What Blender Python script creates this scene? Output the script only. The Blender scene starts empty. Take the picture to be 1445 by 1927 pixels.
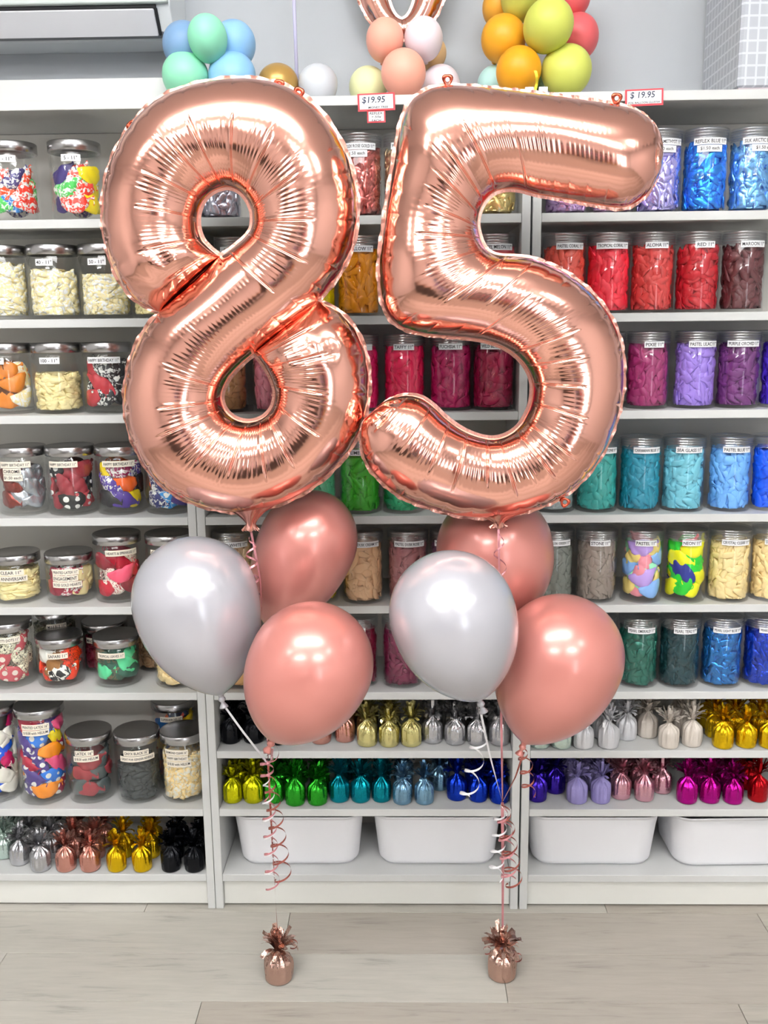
import bpy, bmesh, math, random, colorsys
import numpy as np
from mathutils import Vector, Matrix

random.seed(7); RNG = np.random.default_rng(7)
S = bpy.context.scene
COL = S.collection
PI = math.pi

# ------------------------------------------------------------------ camera
cam_d = bpy.data.cameras.new('camera'); cam = bpy.data.objects.new('camera', cam_d); COL.objects.link(cam)
cam_d.sensor_fit = 'VERTICAL'; cam_d.sensor_height = 36.0; cam_d.lens = 36.0 * 1787.82 / 1927.0
cam_d.clip_start = 0.05; cam_d.clip_end = 60
CR = Vector((0.999749, 0.019828, -0.010477)); CU = Vector((0.006399, 0.195529, 0.980677)); CF = Vector((-0.021494, 0.980497, -0.195353))
CAM = Vector((0.5074, -2.2601, 1.5218))
cam.matrix_world = Matrix(((CR.x, CU.x, -CF.x, CAM.x), (CR.y, CU.y, -CF.y, CAM.y), (CR.z, CU.z, -CF.z, CAM.z), (0, 0, 0, 1)))
S.camera = cam

# ------------------------------------------------------------------ world, exposure
w = bpy.data.worlds.new('world'); S.world = w; w.use_nodes = True
w.node_tree.nodes['Background'].inputs[0].default_value = (0.8, 0.88, 1.0, 1)
w.node_tree.nodes['Background'].inputs[1].default_value = 0.6
S.view_settings.view_transform = 'Standard'; S.view_settings.look = 'None'
S.view_settings.gamma = 1.0; S.view_settings.use_curve_mapping = False
S.view_settings.exposure = 0.30
S.cycles.transparent_max_bounces = 24; S.cycles.max_bounces = 10; S.cycles.diffuse_bounces = 5; S.cycles.glossy_bounces = 5
S.cycles.caustics_reflective = False; S.cycles.caustics_refractive = False
PANEL_STRENGTH = 19.0      # ceiling panels
WINDOW_STRENGTH = 4.0      # daylight behind the shop door
# ceiling panels: centre x, centre y, size x, size y, share of PANEL_STRENGTH
PANELS = [(0.25, -1.75, 2.0, 0.55, .72), (-1.7, -2.6, 0.3, 0.5, 1.0), (2.4, -2.6, 0.3, 0.5, 1.0), (-0.8, -4.0, 1.2, 0.3, 2.0), (1.6, -4.0, 1.2, 0.3, 2.0)]

# ------------------------------------------------------------------ helpers
def lin(h):
    h = h.lstrip('#'); c = [int(h[i:i+2], 16) / 255 for i in (0, 2, 4)]
    return tuple((x / 12.92 if x <= 0.04045 else ((x + 0.055) / 1.055) ** 2.4) for x in c) + (1,)

def link(name, data, parent=None):
    o = bpy.data.objects.new(name, data); COL.objects.link(o)
    if parent is not None: o.parent = parent
    return o

def tag(o, label=None, cat=None, group=None, kind=None):
    if label: o['label'] = label
    if cat: o['category'] = cat
    if group: o['group'] = group
    if kind: o['kind'] = kind
    return o

def empty(name, loc, label, cat, group=None, rz=0.0):
    o = link(name, None); o.location = loc; o.rotation_euler = (0, 0, rz); o.empty_display_size = 0.02
    return tag(o, label, cat, group)

def mesh(name, verts, faces, mat=None, smooth=True):
    m = bpy.data.meshes.new(name); m.from_pydata([tuple(v) for v in verts], [], [tuple(f) for f in faces])
    if mat: m.materials.append(mat)
    if smooth: m.polygons.foreach_set('use_smooth', [True] * len(m.polygons))
    m.update(); return m

def grid_faces(n, m, cu=False, cv=False, off=0):
    F = []
    for i in range(n if cu else n - 1):
        for j in range(m if cv else m - 1):
            a = i * m + j; b = ((i + 1) % n) * m + j; c = ((i + 1) % n) * m + (j + 1) % m; d = i * m + (j + 1) % m
            F.append((a + off, b + off, c + off, d + off))
    return F

class MB:
    """collects shapes into one mesh"""
    def __init__(s): s.v = []; s.f = []
    def add(s, V, F):
        o = len(s.v); s.v += [tuple(x) for x in V]; s.f += [tuple(i + o for i in q) for q in F]; return s
    def grid(s, P, cu=False, cv=False):
        n, m = P.shape[:2]; return s.add(P.reshape(-1, 3), grid_faces(n, m, cu, cv))
    def box(s, x0, x1, y0, y1, z0, z1):
        V = [(x0, y0, z0), (x1, y0, z0), (x1, y1, z0), (x0, y1, z0), (x0, y0, z1), (x1, y0, z1), (x1, y1, z1), (x0, y1, z1)]
        return s.add(V, [(0, 3, 2, 1), (4, 5, 6, 7), (0, 1, 5, 4), (1, 2, 6, 5), (2, 3, 7, 6), (3, 0, 4, 7)])
    def lathe(s, prof, n=40, c=(0, 0, 0)):
        a = np.linspace(0, 2 * PI, n, endpoint=False)
        P = np.array([[(c[0] + r * math.cos(t), c[1] + r * math.sin(t), c[2] + z) for t in a] for r, z in prof])
        return s.grid(P, cv=True)
    def torus(s, c, R, r, ax=(0, 1, 0), n=14, m=6):
        ax = Vector(ax).normalized(); u = ax.orthogonal().normalized(); v = ax.cross(u)
        P = np.array([[tuple(Vector(c) + (u * math.cos(a) + v * math.sin(a)) * (R + r * math.cos(b)) + ax * r * math.sin(b)) for b in np.linspace(0, 2 * PI, m, endpoint=False)] for a in np.linspace(0, 2 * PI, n, endpoint=False)])
        return s.grid(P, True, True)
    def mesh(s, name, mat, smooth=True, bevel=0.0, fix=True):
        m = mesh(name, s.v, s.f, mat, smooth)
        if bevel or fix:
            bm = bmesh.new(); bm.from_mesh(m)
            if bevel: bmesh.ops.bevel(bm, geom=bm.edges[:], offset=bevel, segments=1, affect='EDGES', profile=0.5)
            if fix: bmesh.ops.recalc_face_normals(bm, faces=bm.faces[:])
            bm.to_mesh(m); bm.free()
            if smooth: m.polygons.foreach_set('use_smooth', [True] * len(m.polygons))
        return m
    def obj(s, name, mat, parent=None, **k):
        return link(name, s.mesh(name, mat, **k), parent)

def box(name, mat, parent, x0, x1, y0, y1, z0, z1, bevel=0.001):
    return MB().box(x0, x1, y0, y1, z0, z1).obj(name, mat, parent, smooth=False, bevel=bevel)

# ------------------------------------------------------------------ materials
def new_mat(name):
    m = bpy.data.materials.new(name); m.use_nodes = True
    return m, m.node_tree.nodes, m.node_tree.links, m.node_tree.nodes['Principled BSDF']

def mat(name, col, rough=0.5, metal=0.0, coat=0.0, spec=0.5, coat_rough=0.05):
    m, n, l, b = new_mat(name)
    b.inputs['Base Color'].default_value = lin(col) if isinstance(col, str) else col
    b.inputs['Roughness'].default_value = rough; b.inputs['Metallic'].default_value = metal
    b.inputs['Coat Weight'].default_value = coat; b.inputs['Coat Roughness'].default_value = coat_rough
    b.inputs['Specular IOR Level'].default_value = spec
    return m

def nd(n, t, **k):
    x = n.new(t)
    for a, v in k.items(): setattr(x, a, v)
    return x

def bump(m, scale, strength, dist=0.002, detail=3, coord='Object', stretch=(1, 1, 1)):
    n, l = m.node_tree.nodes, m.node_tree.links; b = n['Principled BSDF']
    tc = nd(n, 'ShaderNodeTexCoord'); mp = nd(n, 'ShaderNodeMapping'); mp.inputs['Scale'].default_value = stretch
    t = nd(n, 'ShaderNodeTexNoise'); t.inputs['Scale'].default_value = scale; t.inputs['Detail'].default_value = detail
    bp = nd(n, 'ShaderNodeBump'); bp.inputs['Strength'].default_value = strength; bp.inputs['Distance'].default_value = dist
    l.new(tc.outputs[coord], mp.inputs[0]); l.new(mp.outputs[0], t.inputs['Vector']); l.new(t.outputs['Fac'], bp.inputs['Height']); l.new(bp.outputs[0], b.inputs['Normal'])
    return m

def mottle(m, col2, scale, lo=0.4, hi=0.6, kind='noise', coord='Object', stretch=(1, 1, 1), detail=3):
    """mixes a second colour in by a texture (print, grain)"""
    n, l = m.node_tree.nodes, m.node_tree.links; b = n['Principled BSDF']
    tc = nd(n, 'ShaderNodeTexCoord'); mp = nd(n, 'ShaderNodeMapping'); mp.inputs['Scale'].default_value = stretch
    if kind == 'dots':
        t = nd(n, 'ShaderNodeTexVoronoi'); t.inputs['Scale'].default_value = scale; t.inputs['Randomness'].default_value = 0.35; out = t.outputs['Distance']
    elif kind == 'stripe':
        t = nd(n, 'ShaderNodeTexWave'); t.inputs['Scale'].default_value = scale; t.inputs['Distortion'].default_value = 6; t.inputs['Detail Scale'].default_value = 1.2; out = t.outputs['Fac']
    else:
        t = nd(n, 'ShaderNodeTexNoise'); t.inputs['Scale'].default_value = scale; t.inputs['Detail'].default_value = detail; t.inputs['Distortion'].default_value = 1.2; out = t.outputs['Fac']
    mr = nd(n, 'ShaderNodeMapRange'); mr.inputs['From Min'].default_value = lo; mr.inputs['From Max'].default_value = hi
    mx = nd(n, 'ShaderNodeMix', data_type='RGBA'); mx.inputs['A'].default_value = b.inputs['Base Color'].default_value; mx.inputs['B'].default_value = lin(col2)
    l.new(tc.outputs[coord], mp.inputs[0]); l.new(mp.outputs[0], t.inputs['Vector']); l.new(out, mr.inputs['Value']); l.new(mr.outputs[0], mx.inputs['Factor']); l.new(mx.outputs['Result'], b.inputs['Base Color'])
    return m

def clear(name, tint, rough=0.04, ior=1.45, extra=0.0):
    """clear plastic or glass wall: passes light, mirrors by Fresnel"""
    m, n, l, b = new_mat(name); n.remove(b); out = n['Material Output']
    t = nd(n, 'ShaderNodeBsdfTransparent'); t.inputs[0].default_value = tint
    g = nd(n, 'ShaderNodeBsdfGlossy'); g.inputs['Roughness'].default_value = rough; g.inputs[0].default_value = (1, 1, 1, 1)
    lw = nd(n, 'ShaderNodeLayerWeight'); lw.inputs[0].default_value = 0.5          # Schlick: same from both sides of the wall
    pw = nd(n, 'ShaderNodeMath', operation='POWER'); pw.inputs[1].default_value = 4.5; l.new(lw.outputs['Facing'], pw.inputs[0])
    f0 = ((ior - 1) / (ior + 1)) ** 2 + extra
    ma = nd(n, 'ShaderNodeMath', operation='MULTIPLY_ADD'); ma.inputs[1].default_value = (1 - f0) * .75; ma.inputs[2].default_value = f0; l.new(pw.outputs[0], ma.inputs[0])
    mx = nd(n, 'ShaderNodeMixShader'); l.new(ma.outputs[0], mx.inputs[0])
    l.new(t.outputs[0], mx.inputs[1]); l.new(g.outputs[0], mx.inputs[2]); l.new(mx.outputs[0], out.inputs[0])
    return m

def emit(name, col, s):
    m, n, l, b = new_mat(name)
    b.inputs['Base Color'].default_value = (0.8, 0.8, 0.8, 1); b.inputs['Emission Color'].default_value = col; b.inputs['Emission Strength'].default_value = s
    return m

M = {}
M['wall'] = bump(mat('wall_paint', '#b6babf', 0.75), 60, 0.05)
M['wall_warm'] = mat('side_wall_paint', '#cfcecd', 0.8)
M['ceiling'] = mat('ceiling_paint', '#f2f2f1', 0.9)
M['melamine'] = mat('white_melamine', '#cdcecd', 0.42)
M['melamine_back'] = mat('white_back_board', '#dfdcd6', 0.55)
M['plinth'] = mat('plinth_white', '#dfdfda', 0.45)
M['black_gap'] = mat('dark_gap', '#15161c', 0.6)
M['paper'] = mat('white_tape', '#f0f0f2', 0.6)
M['paper_cream'] = mat('cream_tape', '#efe6d6', 0.6)
M['ink'] = mat('black_ink', '#24242c', 0.7)
M['ink_blue'] = mat('marker_ink', '#2c3550', 0.7)
M['red_card'] = mat('red_card_border', '#e0434d', 0.6)
M['plastic'] = mat('white_bin_plastic', '#e6e6ea', 0.42)
M['ac'] = mat('ac_plastic', '#dfe3e6', 0.35)
M['ac_grey'] = mat('ac_louvre', '#cfd0d6', 0.4)
M['acrylic'] = clear('clear_acrylic', (0.985, 0.988, 0.99, 1), 0.05, 1.4)
M['acrylic_lid'] = clear('frosted_lid', (0.93, 0.945, 0.965, 1), 0.22, 1.5, 0.15)
M['glass'] = clear('clear_glass', (0.98, 0.985, 0.982, 1), 0.02, 1.45)
M['steel'] = bump(mat('brushed_steel', '#b9b8b9', 0.24, 1.0), 400, 0.06, 0.0005, 2, 'Object', (1, 1, 0.02))
M['foil'] = bump(mat('rose_gold_foil', (0.92, 0.465, 0.370, 1), 0.13, 1.0), 26, 0.07, 0.004, 2)
M['foil_seam'] = bump(mat('rose_gold_seam', (0.74, 0.36, 0.29, 1), 0.26, 1.0), 90, 0.2, 0.003, 2)
M['foil_red'] = mat('foil_tab_red', (0.62, 0.12, 0.07, 1), 0.18, 1.0)
M['pearl_white'] = mat('pearl_white_latex', '#b8b7be', 0.27, 0.25, 0.6, 0.6, 0.12)
M['pearl_rose'] = mat('pearl_rose_latex', '#d0867d', 0.30, 0.33, 0.40, 0.6, 0.12)
M['ribbon'] = mat('rose_ribbon', '#d9939a', 0.22, 0.55)
M['ribbon_copper'] = mat('copper_ribbon', '#b86b62', 0.2, 0.75)
M['ribbon_white'] = mat('white_ribbon', '#ecebee', 0.3, 0.1)
M['pole'] = mat('pale_stick', '#cfcdea', 0.3)
M['gold_ribbon'] = mat('gold_green_ribbon', '#a89418', 0.25, 0.7)

_lx = {}
def vivid(c):
    h, s, v = colorsys.rgb_to_hsv(*[int(c[i:i+2], 16) / 255 for i in (1, 3, 5)])
    return '#%02x%02x%02x' % tuple(int(round(x * 255)) for x in colorsys.hsv_to_rgb(h, min(1, s * 1.12), min(1, v * 1.16)))
def latex(col, kind='plain', col2='#f2f2ee'):
    col = vivid(col)
    k = (col, kind, col2)
    if k in _lx: return _lx[k]
    nm = 'latex_' + kind
    if kind == 'metal': m = mat(nm, col, 0.27, 0.75)
    elif kind == 'pearl': m = mat(nm, col, 0.3, 0.35)
    else: m = mat(nm, col, 0.42, 0.0, 0.0, 0.45)
    if kind == 'print': mottle(m, col2, 95, 0.50, 0.56)
    if kind == 'dots': mottle(m, col2, 42, 0.33, 0.30, 'dots')
    if kind == 'speck': mottle(m, col2, 240, 0.53, 0.58)
    if kind == 'stripe': mottle(m, col2, 60, 0.45, 0.55, 'stripe')
    _lx[k] = m; return m

# ------------------------------------------------------------------ lettering (all strings made in one batch)
_txt = {}
def prepare_text(strings):
    tmp = []
    for s in sorted(set(strings)):
        c = bpy.data.curves.new('t', 'FONT'); c.body = s; c.size = 1.0; c.resolution_u = 2; c.offset = 0.012; c.align_x = 'CENTER'; c.align_y = 'CENTER'
        o = bpy.data.objects.new('t', c); COL.objects.link(o); tmp.append((s, o))
    dg = bpy.context.evaluated_depsgraph_get(); dg.update()
    for s, o in tmp:
        me = o.evaluated_get(dg).to_mesh()
        V = np.array([v.co[:] for v in me.vertices]) if len(me.vertices) else np.zeros((0, 3))
        F = [tuple(p.vertices) for p in me.polygons]
        V[:, 0] -= (V[:, 0].max() + V[:, 0].min()) / 2; V[:, 1] -= (V[:, 1].max() + V[:, 1].min()) / 2
        _txt[s] = (V, F); o.to_mesh_clear()
    for s, o in tmp:
        c = o.data; bpy.data.objects.remove(o); bpy.data.curves.remove(c)
# ================================================================== ROOM
X0, X1, Y0, Y1, ZC = -2.9, 3.7, -6.0, 0.292, 3.10
def struct(name, m, *b, bevel=0.0):
    return tag(MB().box(*b).obj(name, m, None, smooth=False), kind='structure')
struct('wall_back', M['wall'], X0 - .1, X1 + .1, Y1, Y1 + .1, 0, ZC)
struct('wall_left', M['wall_warm'], X0 - .1, X0, Y0, Y1, 0, ZC)
struct('wall_right', M['wall_warm'], X1, X1 + .1, Y0, Y1, 0, ZC)
# front wall of the shop with a glazed door opening x 2.0..2.95
struct('wall_front', M['wall_warm'], X0 - .1, 2.0, Y0 - .1, Y0, 0, ZC)
tag(MB().box(2.95, X1 + .1, Y0 - .1, Y0, 0, ZC).box(2.0, 2.95, Y0 - .1, Y0, 2.25, ZC).obj('wall_front.001', M['wall_warm'], None, smooth=False), kind='structure')
struct('ceiling', M['ceiling'], X0 - .1, X1 + .1, Y0 - .1, Y1 + .1, ZC, ZC + .1)
# glazed door: frame and lit pane
dr = tag(MB().box(2.0, 2.06, Y0 - .08, Y0 - .03, 0, 2.25).box(2.89, 2.95, Y0 - .08, Y0 - .03, 0, 2.25).box(2.06, 2.89, Y0 - .08, Y0 - .03, 2.17, 2.25).box(2.06, 2.89, Y0 - .08, Y0 - .03, 0, .12)
         .obj('door_1', M['black_gap'], None, smooth=False), kind='structure')
MB().box(2.06, 2.89, Y0 - .065, Y0 - .055, .12, 2.17).obj('door_pane', emit('daylight_pane', (0.86, 0.93, 1, 1), WINDOW_STRENGTH), dr, smooth=False)

# floor: base and separate laminate planks, 1.22 x 0.168 m
fl = struct('floor', mat('floor_base', '#8f8a80', 0.7), X0, X1, Y0, Y1, -.02, -.004)
def plank_mat(i, c):
    m, n, l, b = new_mat('laminate_%d' % i)
    tc = nd(n, 'ShaderNodeTexCoord'); mp = nd(n, 'ShaderNodeMapping'); mp.inputs['Scale'].default_value = (1.6, 16, 1); mp.inputs['Location'].default_value = (i * 3.7, i * 1.3, 0)
    t = nd(n, 'ShaderNodeTexNoise'); t.inputs['Scale'].default_value = 5; t.inputs['Detail'].default_value = 8; t.inputs['Roughness'].default_value = 0.65; t.inputs['Distortion'].default_value = 0.6
    t2 = nd(n, 'ShaderNodeTexNoise'); t2.inputs['Scale'].default_value = 3.0; t2.inputs['Detail'].default_value = 3
    mp2 = nd(n, 'ShaderNodeMapping'); mp2.inputs['Scale'].default_value = (1, 3.5, 1); mp2.inputs['Location'].default_value = (i * 1.7, i * 5.1, 0)
    cr = nd(n, 'ShaderNodeValToRGB'); e = cr.color_ramp.elements
    base = np.array(lin(c)[:3]); e[0].position = 0.30; e[0].color = tuple(base * 0.60) + (1,); e[1].position = 0.72; e[1].color = tuple(base * 1.12) + (1,)
    x = e.new(0.44); x.color = tuple(base * 0.95) + (1,)
    ad = nd(n, 'ShaderNodeMix', data_type='FLOAT'); ad.inputs['Factor'].default_value = 0.45
    l.new(tc.outputs['Object'], mp.inputs[0]); l.new(mp.outputs[0], t.inputs['Vector']); l.new(tc.outputs['Object'], mp2.inputs[0]); l.new(mp2.outputs[0], t2.inputs['Vector'])
    l.new(t.outputs['Fac'], ad.inputs['A']); l.new(t2.outputs['Fac'], ad.inputs['B']); l.new(ad.outputs['Result'], cr.inputs[0]); l.new(cr.outputs[0], b.inputs['Base Color'])
    b.inputs['Roughness'].default_value = 0.42; b.inputs['Specular IOR Level'].default_value = 0.4
    bp = nd(n, 'ShaderNodeBump'); bp.inputs['Strength'].default_value = 0.08; bp.inputs['Distance'].default_value = 0.002; l.new(t.outputs['Fac'], bp.inputs['Height']); l.new(bp.outputs[0], b.inputs['Normal'])
    return m
PM = [plank_mat(i, c) for i, c in enumerate(['#b3afa6', '#aca69c', '#b8b4ac', '#a8a197', '#b4b0a8'])]
offs = {0: -0.188, 1: 0.20, 2: 0.736, 3: 0.036, -1: 0.5}
pl_mesh = [MB().box(0.0008, 1.2192, 0.0008, 0.1672, -.004, 0).mesh('plank', m, smooth=False, bevel=0.0006) for m in PM]
k = 0
for row in range(-2, 33):
    yf = -0.015 - 0.168 * row
    if yf < Y0 - .1: break
    o0 = offs.get(row, random.uniform(0, 1.22)); n0 = math.floor((X0 - o0) / 1.22)
    for c in range(n0, n0 + 8):
        x = o0 + c * 1.22
        if x > X1 or x + 1.22 < X0: continue
        near = -2 <= row <= 4
        if not near and (abs(x) > 2.6 or row > 14): continue
        p = link('plank', pl_mesh[(k * 3 + row * 2) % 5], fl); p.location = (x, yf, 0); k += 1

# ceiling lights, hung low with glowing tops added to brighten the ceiling
for i, (px, py, sx, sy, ps) in enumerate(PANELS):
    t = empty('ceiling_light', (px, py, ZC - .16), ['square-edged flat ceiling panel light right above the front of the bookcases', 'small square ceiling light towards the left wall', 'small square ceiling light towards the right wall', 'short ceiling light over the added counter', 'short ceiling light near the glazed shop door'][i], 'light')
    f = MB()
    a, b = sx / 2, sy / 2; w_ = .02
    f.box(-a - w_, a + w_, -b - w_, -b, -.03, 0).box(-a - w_, a + w_, b, b + w_, -.03, 0).box(-a - w_, -a, -b, b, -.03, 0).box(a, a + w_, -b, b, -.03, 0)
    for hx in (-a * .8, a * .8): f.box(hx - .004, hx + .004, -.004, .004, 0, .16)
    f.obj('light_frame', M['ac'], t, smooth=False)
    MB().box(-a, a, -b, b, -.024, -.004).obj('diffuser', emit('panel_diffuser', (1.0, 0.99, 0.98, 1), PANEL_STRENGTH * ps), t, smooth=False)

# unseen counter, rack and cartons added across the room for the foil to mirror
ct = empty('added_counter', (-1.0, -4.6, 0), 'unseen dark counter added across the room for the foil to mirror', 'counter')
box('counter_body', mat('counter_dark', '#3c3836', 0.5), ct, -1.0, 1.0, -.3, .3, 0, .95, .004)
box('counter_top', mat('counter_wood', '#8a6a4c', 0.4), ct, -1.05, 1.05, -.34, .34, .95, .99, .004)
rk = empty('added_rack', (0.9, -5.7, 0), 'unseen tall grey rack added by the far wall for foil reflections', 'rack')  # invented rack out of view, there to be mirrored in the foil
for x in (-.62, .6): box('side_panel', M['wall_warm'], rk, x, x + .02, -.2, .2, 0, 2.0)
for z in (.1, .55, 1.0, 1.45, 1.98): box('shelf', M['wall_warm'], rk, -.6, .6, -.2, .2, z, z + .02)
cols = ['#2d3a66', '#7d2040', '#c9a227', '#2f6f5a', '#4a4a50', '#b85a36', '#8c6fb0', '#303038', '#c05070', '#5c86b0', '#6a4a2c', '#3d3d44']
words = ['navy', 'wine', 'mustard', 'green', 'charcoal', 'rust', 'violet', 'black', 'rose', 'light blue', 'brown', 'dark grey']
for i in range(12):  # unseen coloured cartons, added to vary the foil reflections
    bx = tag(MB().box(-.13, .13, -.14, .14, 0, .30).obj('added_carton', mat('box_card', cols[i], 0.55), None, smooth=False, bevel=.004), words[i] + ' carton added unseen on the far rack for foil reflections', 'box', 'unseen cartons added for foil reflections')
    bx.location = (0.9 - .42 + .4 * (i % 3), -5.7, [.12, .57, 1.02, 1.47][i // 3] + .0005)

# ================================================================== BOOKCASES (0.80 x 0.28 x 2.02 m each)
TOPZ = 2.0203
SH = [1.763, 1.538, 1.312, 1.061, 0.834, 0.607]
def bookcase(x0, shelves, label):
    b = empty('bookcase', (x0 + .4, .14, 0), label, 'bookcase', 'white bookcases side by side along the wall')
    b.rotation_euler = (0, 0, 0)
    L = lambda x: x - (x0 + .4)
    Yo = -.14
    for a in (x0 + .0008, x0 + .7792): box('side_panel', M['melamine'], b, L(a), L(a) + .02, Yo, Yo + .28, 0, TOPZ - .0215)
    box('top_panel', M['melamine'], b, L(x0) + .0008, L(x0) + .7992, Yo - .0005, Yo + .28, TOPZ - .021, TOPZ)
    for z in shelves: box('shelf', M['melamine'], b, L(x0) + .0215, L(x0) + .7785, Yo + .0015, Yo + .268, z - .02, z)
    box('bottom_shelf', M['melamine'], b, L(x0) + .0215, L(x0) + .7785, Yo + .001, Yo + .268, .079, .099)
    box('plinth', M['plinth'], b, L(x0) + .0215, L(x0) + .7785, Yo + .014, Yo + .030, .006, .0785)
    box('back_panel', M['melamine_back'], b, L(x0) + .015, L(x0) + .785, Yo + .2685, Yo + .2725, .02, TOPZ - .022, 0)
    return b
bookcase(-.8, SH + [.286], 'white bookcase of steel-lidded glass jars, left of the other two')
bookcase(0, SH + [.448, .286], 'white bookcase in the middle, mostly hidden behind the two number balloons')
bookcase(.803, SH + [.448, .286], 'white bookcase of clear screw-top jars, right of the other two')

# ================================================================== JARS
CAMX, CAMY = CAM.x, CAM.y
def acrylic_body(R, H):
    m = MB(); t = .0022
    m.lathe([(0, 0), (R - .004, 0), (R - .0008, .001), (R, .004), (R, H - .034), (R - .0016, H - .031), (R - .0016, H - .010), (R - .0028, H - .010), (R - .0028, H - .032), (R - t, H - .036), (R - t, .006), (R - .006, .003), (0, .003)], 48)
    return m.mesh('jar_body', M['acrylic'])
def acrylic_lid(R, H):
    m = MB(); p = [(0, H - .0025), (R - .006, H - .0025), (R - .004, H - .001), (R - .002, H), (R, H - .001)]
    z = H - .002
    for i in range(4): p += [(R + .0010, z - .001), (R + .0010, z - .0042), (R - .0006, z - .0050), (R - .0006, z - .0056)]; z -= .006
    p += [(R + .0008, z - .001), (R + .0008, z - .003), (R - .0012, z - .003), (R - .0012, H - .005), (0, H - .005)]
    return m.lathe(p, 48).mesh('lid', M['acrylic_lid'])
def glass_body(R, H):
    m = MB(); t = .0032
    m.lathe([(0, 0), (R - .007, 0), (R - .002, .002), (R, .007), (R, H - .033), (R - .002, H - .028), (R - .005, H - .025), (R - .005, H - .008), (R - .008, H - .008), (R - .008, H - .026), (R - t, H - .035), (R - t, .010), (R - .009, .007), (0, .006)], 48)
    return m.mesh('jar_body', M['glass'])
def glass_lid(R, H):
    m = MB()
    m.lathe([(0, H - .0006), (R - .004, H - .0006), (R - .0016, H), (R + .0002, H - .0018), (R + .0002, H - .0225), (R - .001, H - .0235), (R - .002, H - .0235), (R - .002, H - .003), (0, H - .003)], 48)
    return m.mesh('lid', M['steel'])
_jm = {}
def jar_meshes(kind, R, H):
    k = (kind, R, H)
    if k not in _jm: _jm[k] = (acrylic_body(R, H), acrylic_lid(R, H)) if kind == 'a' else (glass_body(R, H), glass_lid(R, H))
    return _jm[k]

def sticker(parent, R, z, hgt, width, ang, text, paper, tilt=0.0):
    """paper strip wrapped round the jar at angle ang, its lettering a sub-part"""
    r = R + .0006; n = 13; a = np.linspace(-.5, .5, n) * width / r
    P = np.array([[(r * math.cos(ang + t), r * math.sin(ang + t), z + dz + tilt * t * r) for t in a] for dz in (-hgt / 2, hgt / 2)])
    s = MB().grid(P).obj('sticker', paper, parent, fix=False)
    if text:
        V, F = _txt[text]; wt = np.ptp(V[:, 0]); ht = np.ptp(V[:, 1])
        sc = min(hgt * .56 / ht, width * .90 / wt * 1.35); sx = min(sc, width * .90 / wt)
        q = ang + V[:, 0] * sx / r
        W = np.stack([(r + .0004) * np.cos(q), (r + .0004) * np.sin(q), z + V[:, 1] * sc + tilt * (V[:, 0] * sx)], 1)
        link('lettering', mesh('lettering', W, F, M['ink'], False), s)
    return s

def jar(kind, x, y, z, R, H, label, lines=(), group=None):
    """lines: (offset to the viewer's right in m, width in m, z above base, text)"""
    t = empty('storage_jar', (x, y, z + .0004), label, 'jar', group)
    b, l = jar_meshes(kind, R, H)
    link('jar_body', b, t); link('lid', l, t)
    a0 = math.atan2(CAMY - y, CAMX - x)
    for dx, wd, lz, text in lines:
        sticker(t, R, lz, .0148 if kind == 'a' else .0152, wd, a0 + math.asin(max(-.9, min(.9, dx / R))), text, M['paper'] if (kind == 'a' or z > 1.2) else M['paper_cream'])
    return t

# ------------------------------------------------------------------ limp balloons pressed against a jar wall
def pouch(R, th0, z0, phi, L, Wd, d0, thick, rng, zlo=None, zhi=None, nu=12, nv=10, crush=1.0):
    s = np.linspace(0, 1, nu)[:, None]; a = np.linspace(0, 2 * PI, nv, endpoint=False)[None, :]
    wprof = np.sin(PI * np.minimum(s * .93 + .05, 1)) ** .6
    wprof = np.where(s > .66, np.maximum(wprof * (1 - (s - .66) * 1.9), .17), wprof); wprof = np.where(s > .97, .24, wprof)
    w = Wd / 2 * wprof; u = L * (s - .5) + 0 * a; v = w * np.cos(a)
    bend = rng.uniform(-.35, .35); v = v + bend * L * (s - .5) ** 2 * 2
    dep = thick / 2 * np.sin(a) * np.sqrt(wprof)
    k1, k2 = rng.uniform(60, 150, 2); p1, p2, p3, p4 = rng.uniform(0, 6.28, 4); q = rng.uniform(-1, 1)
    def fold(t): return np.abs(((t / PI) % 1) * 2 - 1) - .5           # sharp triangle wave: creased film
    cr = crush * (.0030 * fold(k1 * u + q * 70 * v + p1) + .0032 * fold(k2 * v + p2 + 60 * u * q) + .0022 * fold(95 * (u + v) + p3) * fold(110 * (u - v) + p4) * 2)
    du = u * math.cos(phi) - v * math.sin(phi); dz = u * math.sin(phi) + v * math.cos(phi)
    r = np.minimum(R - d0 - thick / 2 + dep + cr, R); r = np.maximum(r, .004)
    z = z0 + dz + 0 * a
    if zlo is not None:
        z = np.where(z < zlo, zlo + (zlo - z) * .05, z); z = np.where(z > zhi, zhi - (z - zhi) * .05, z)
    th = th0 + du / R
    return np.stack([r * np.cos(th), r * np.sin(th), z], -1)

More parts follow.
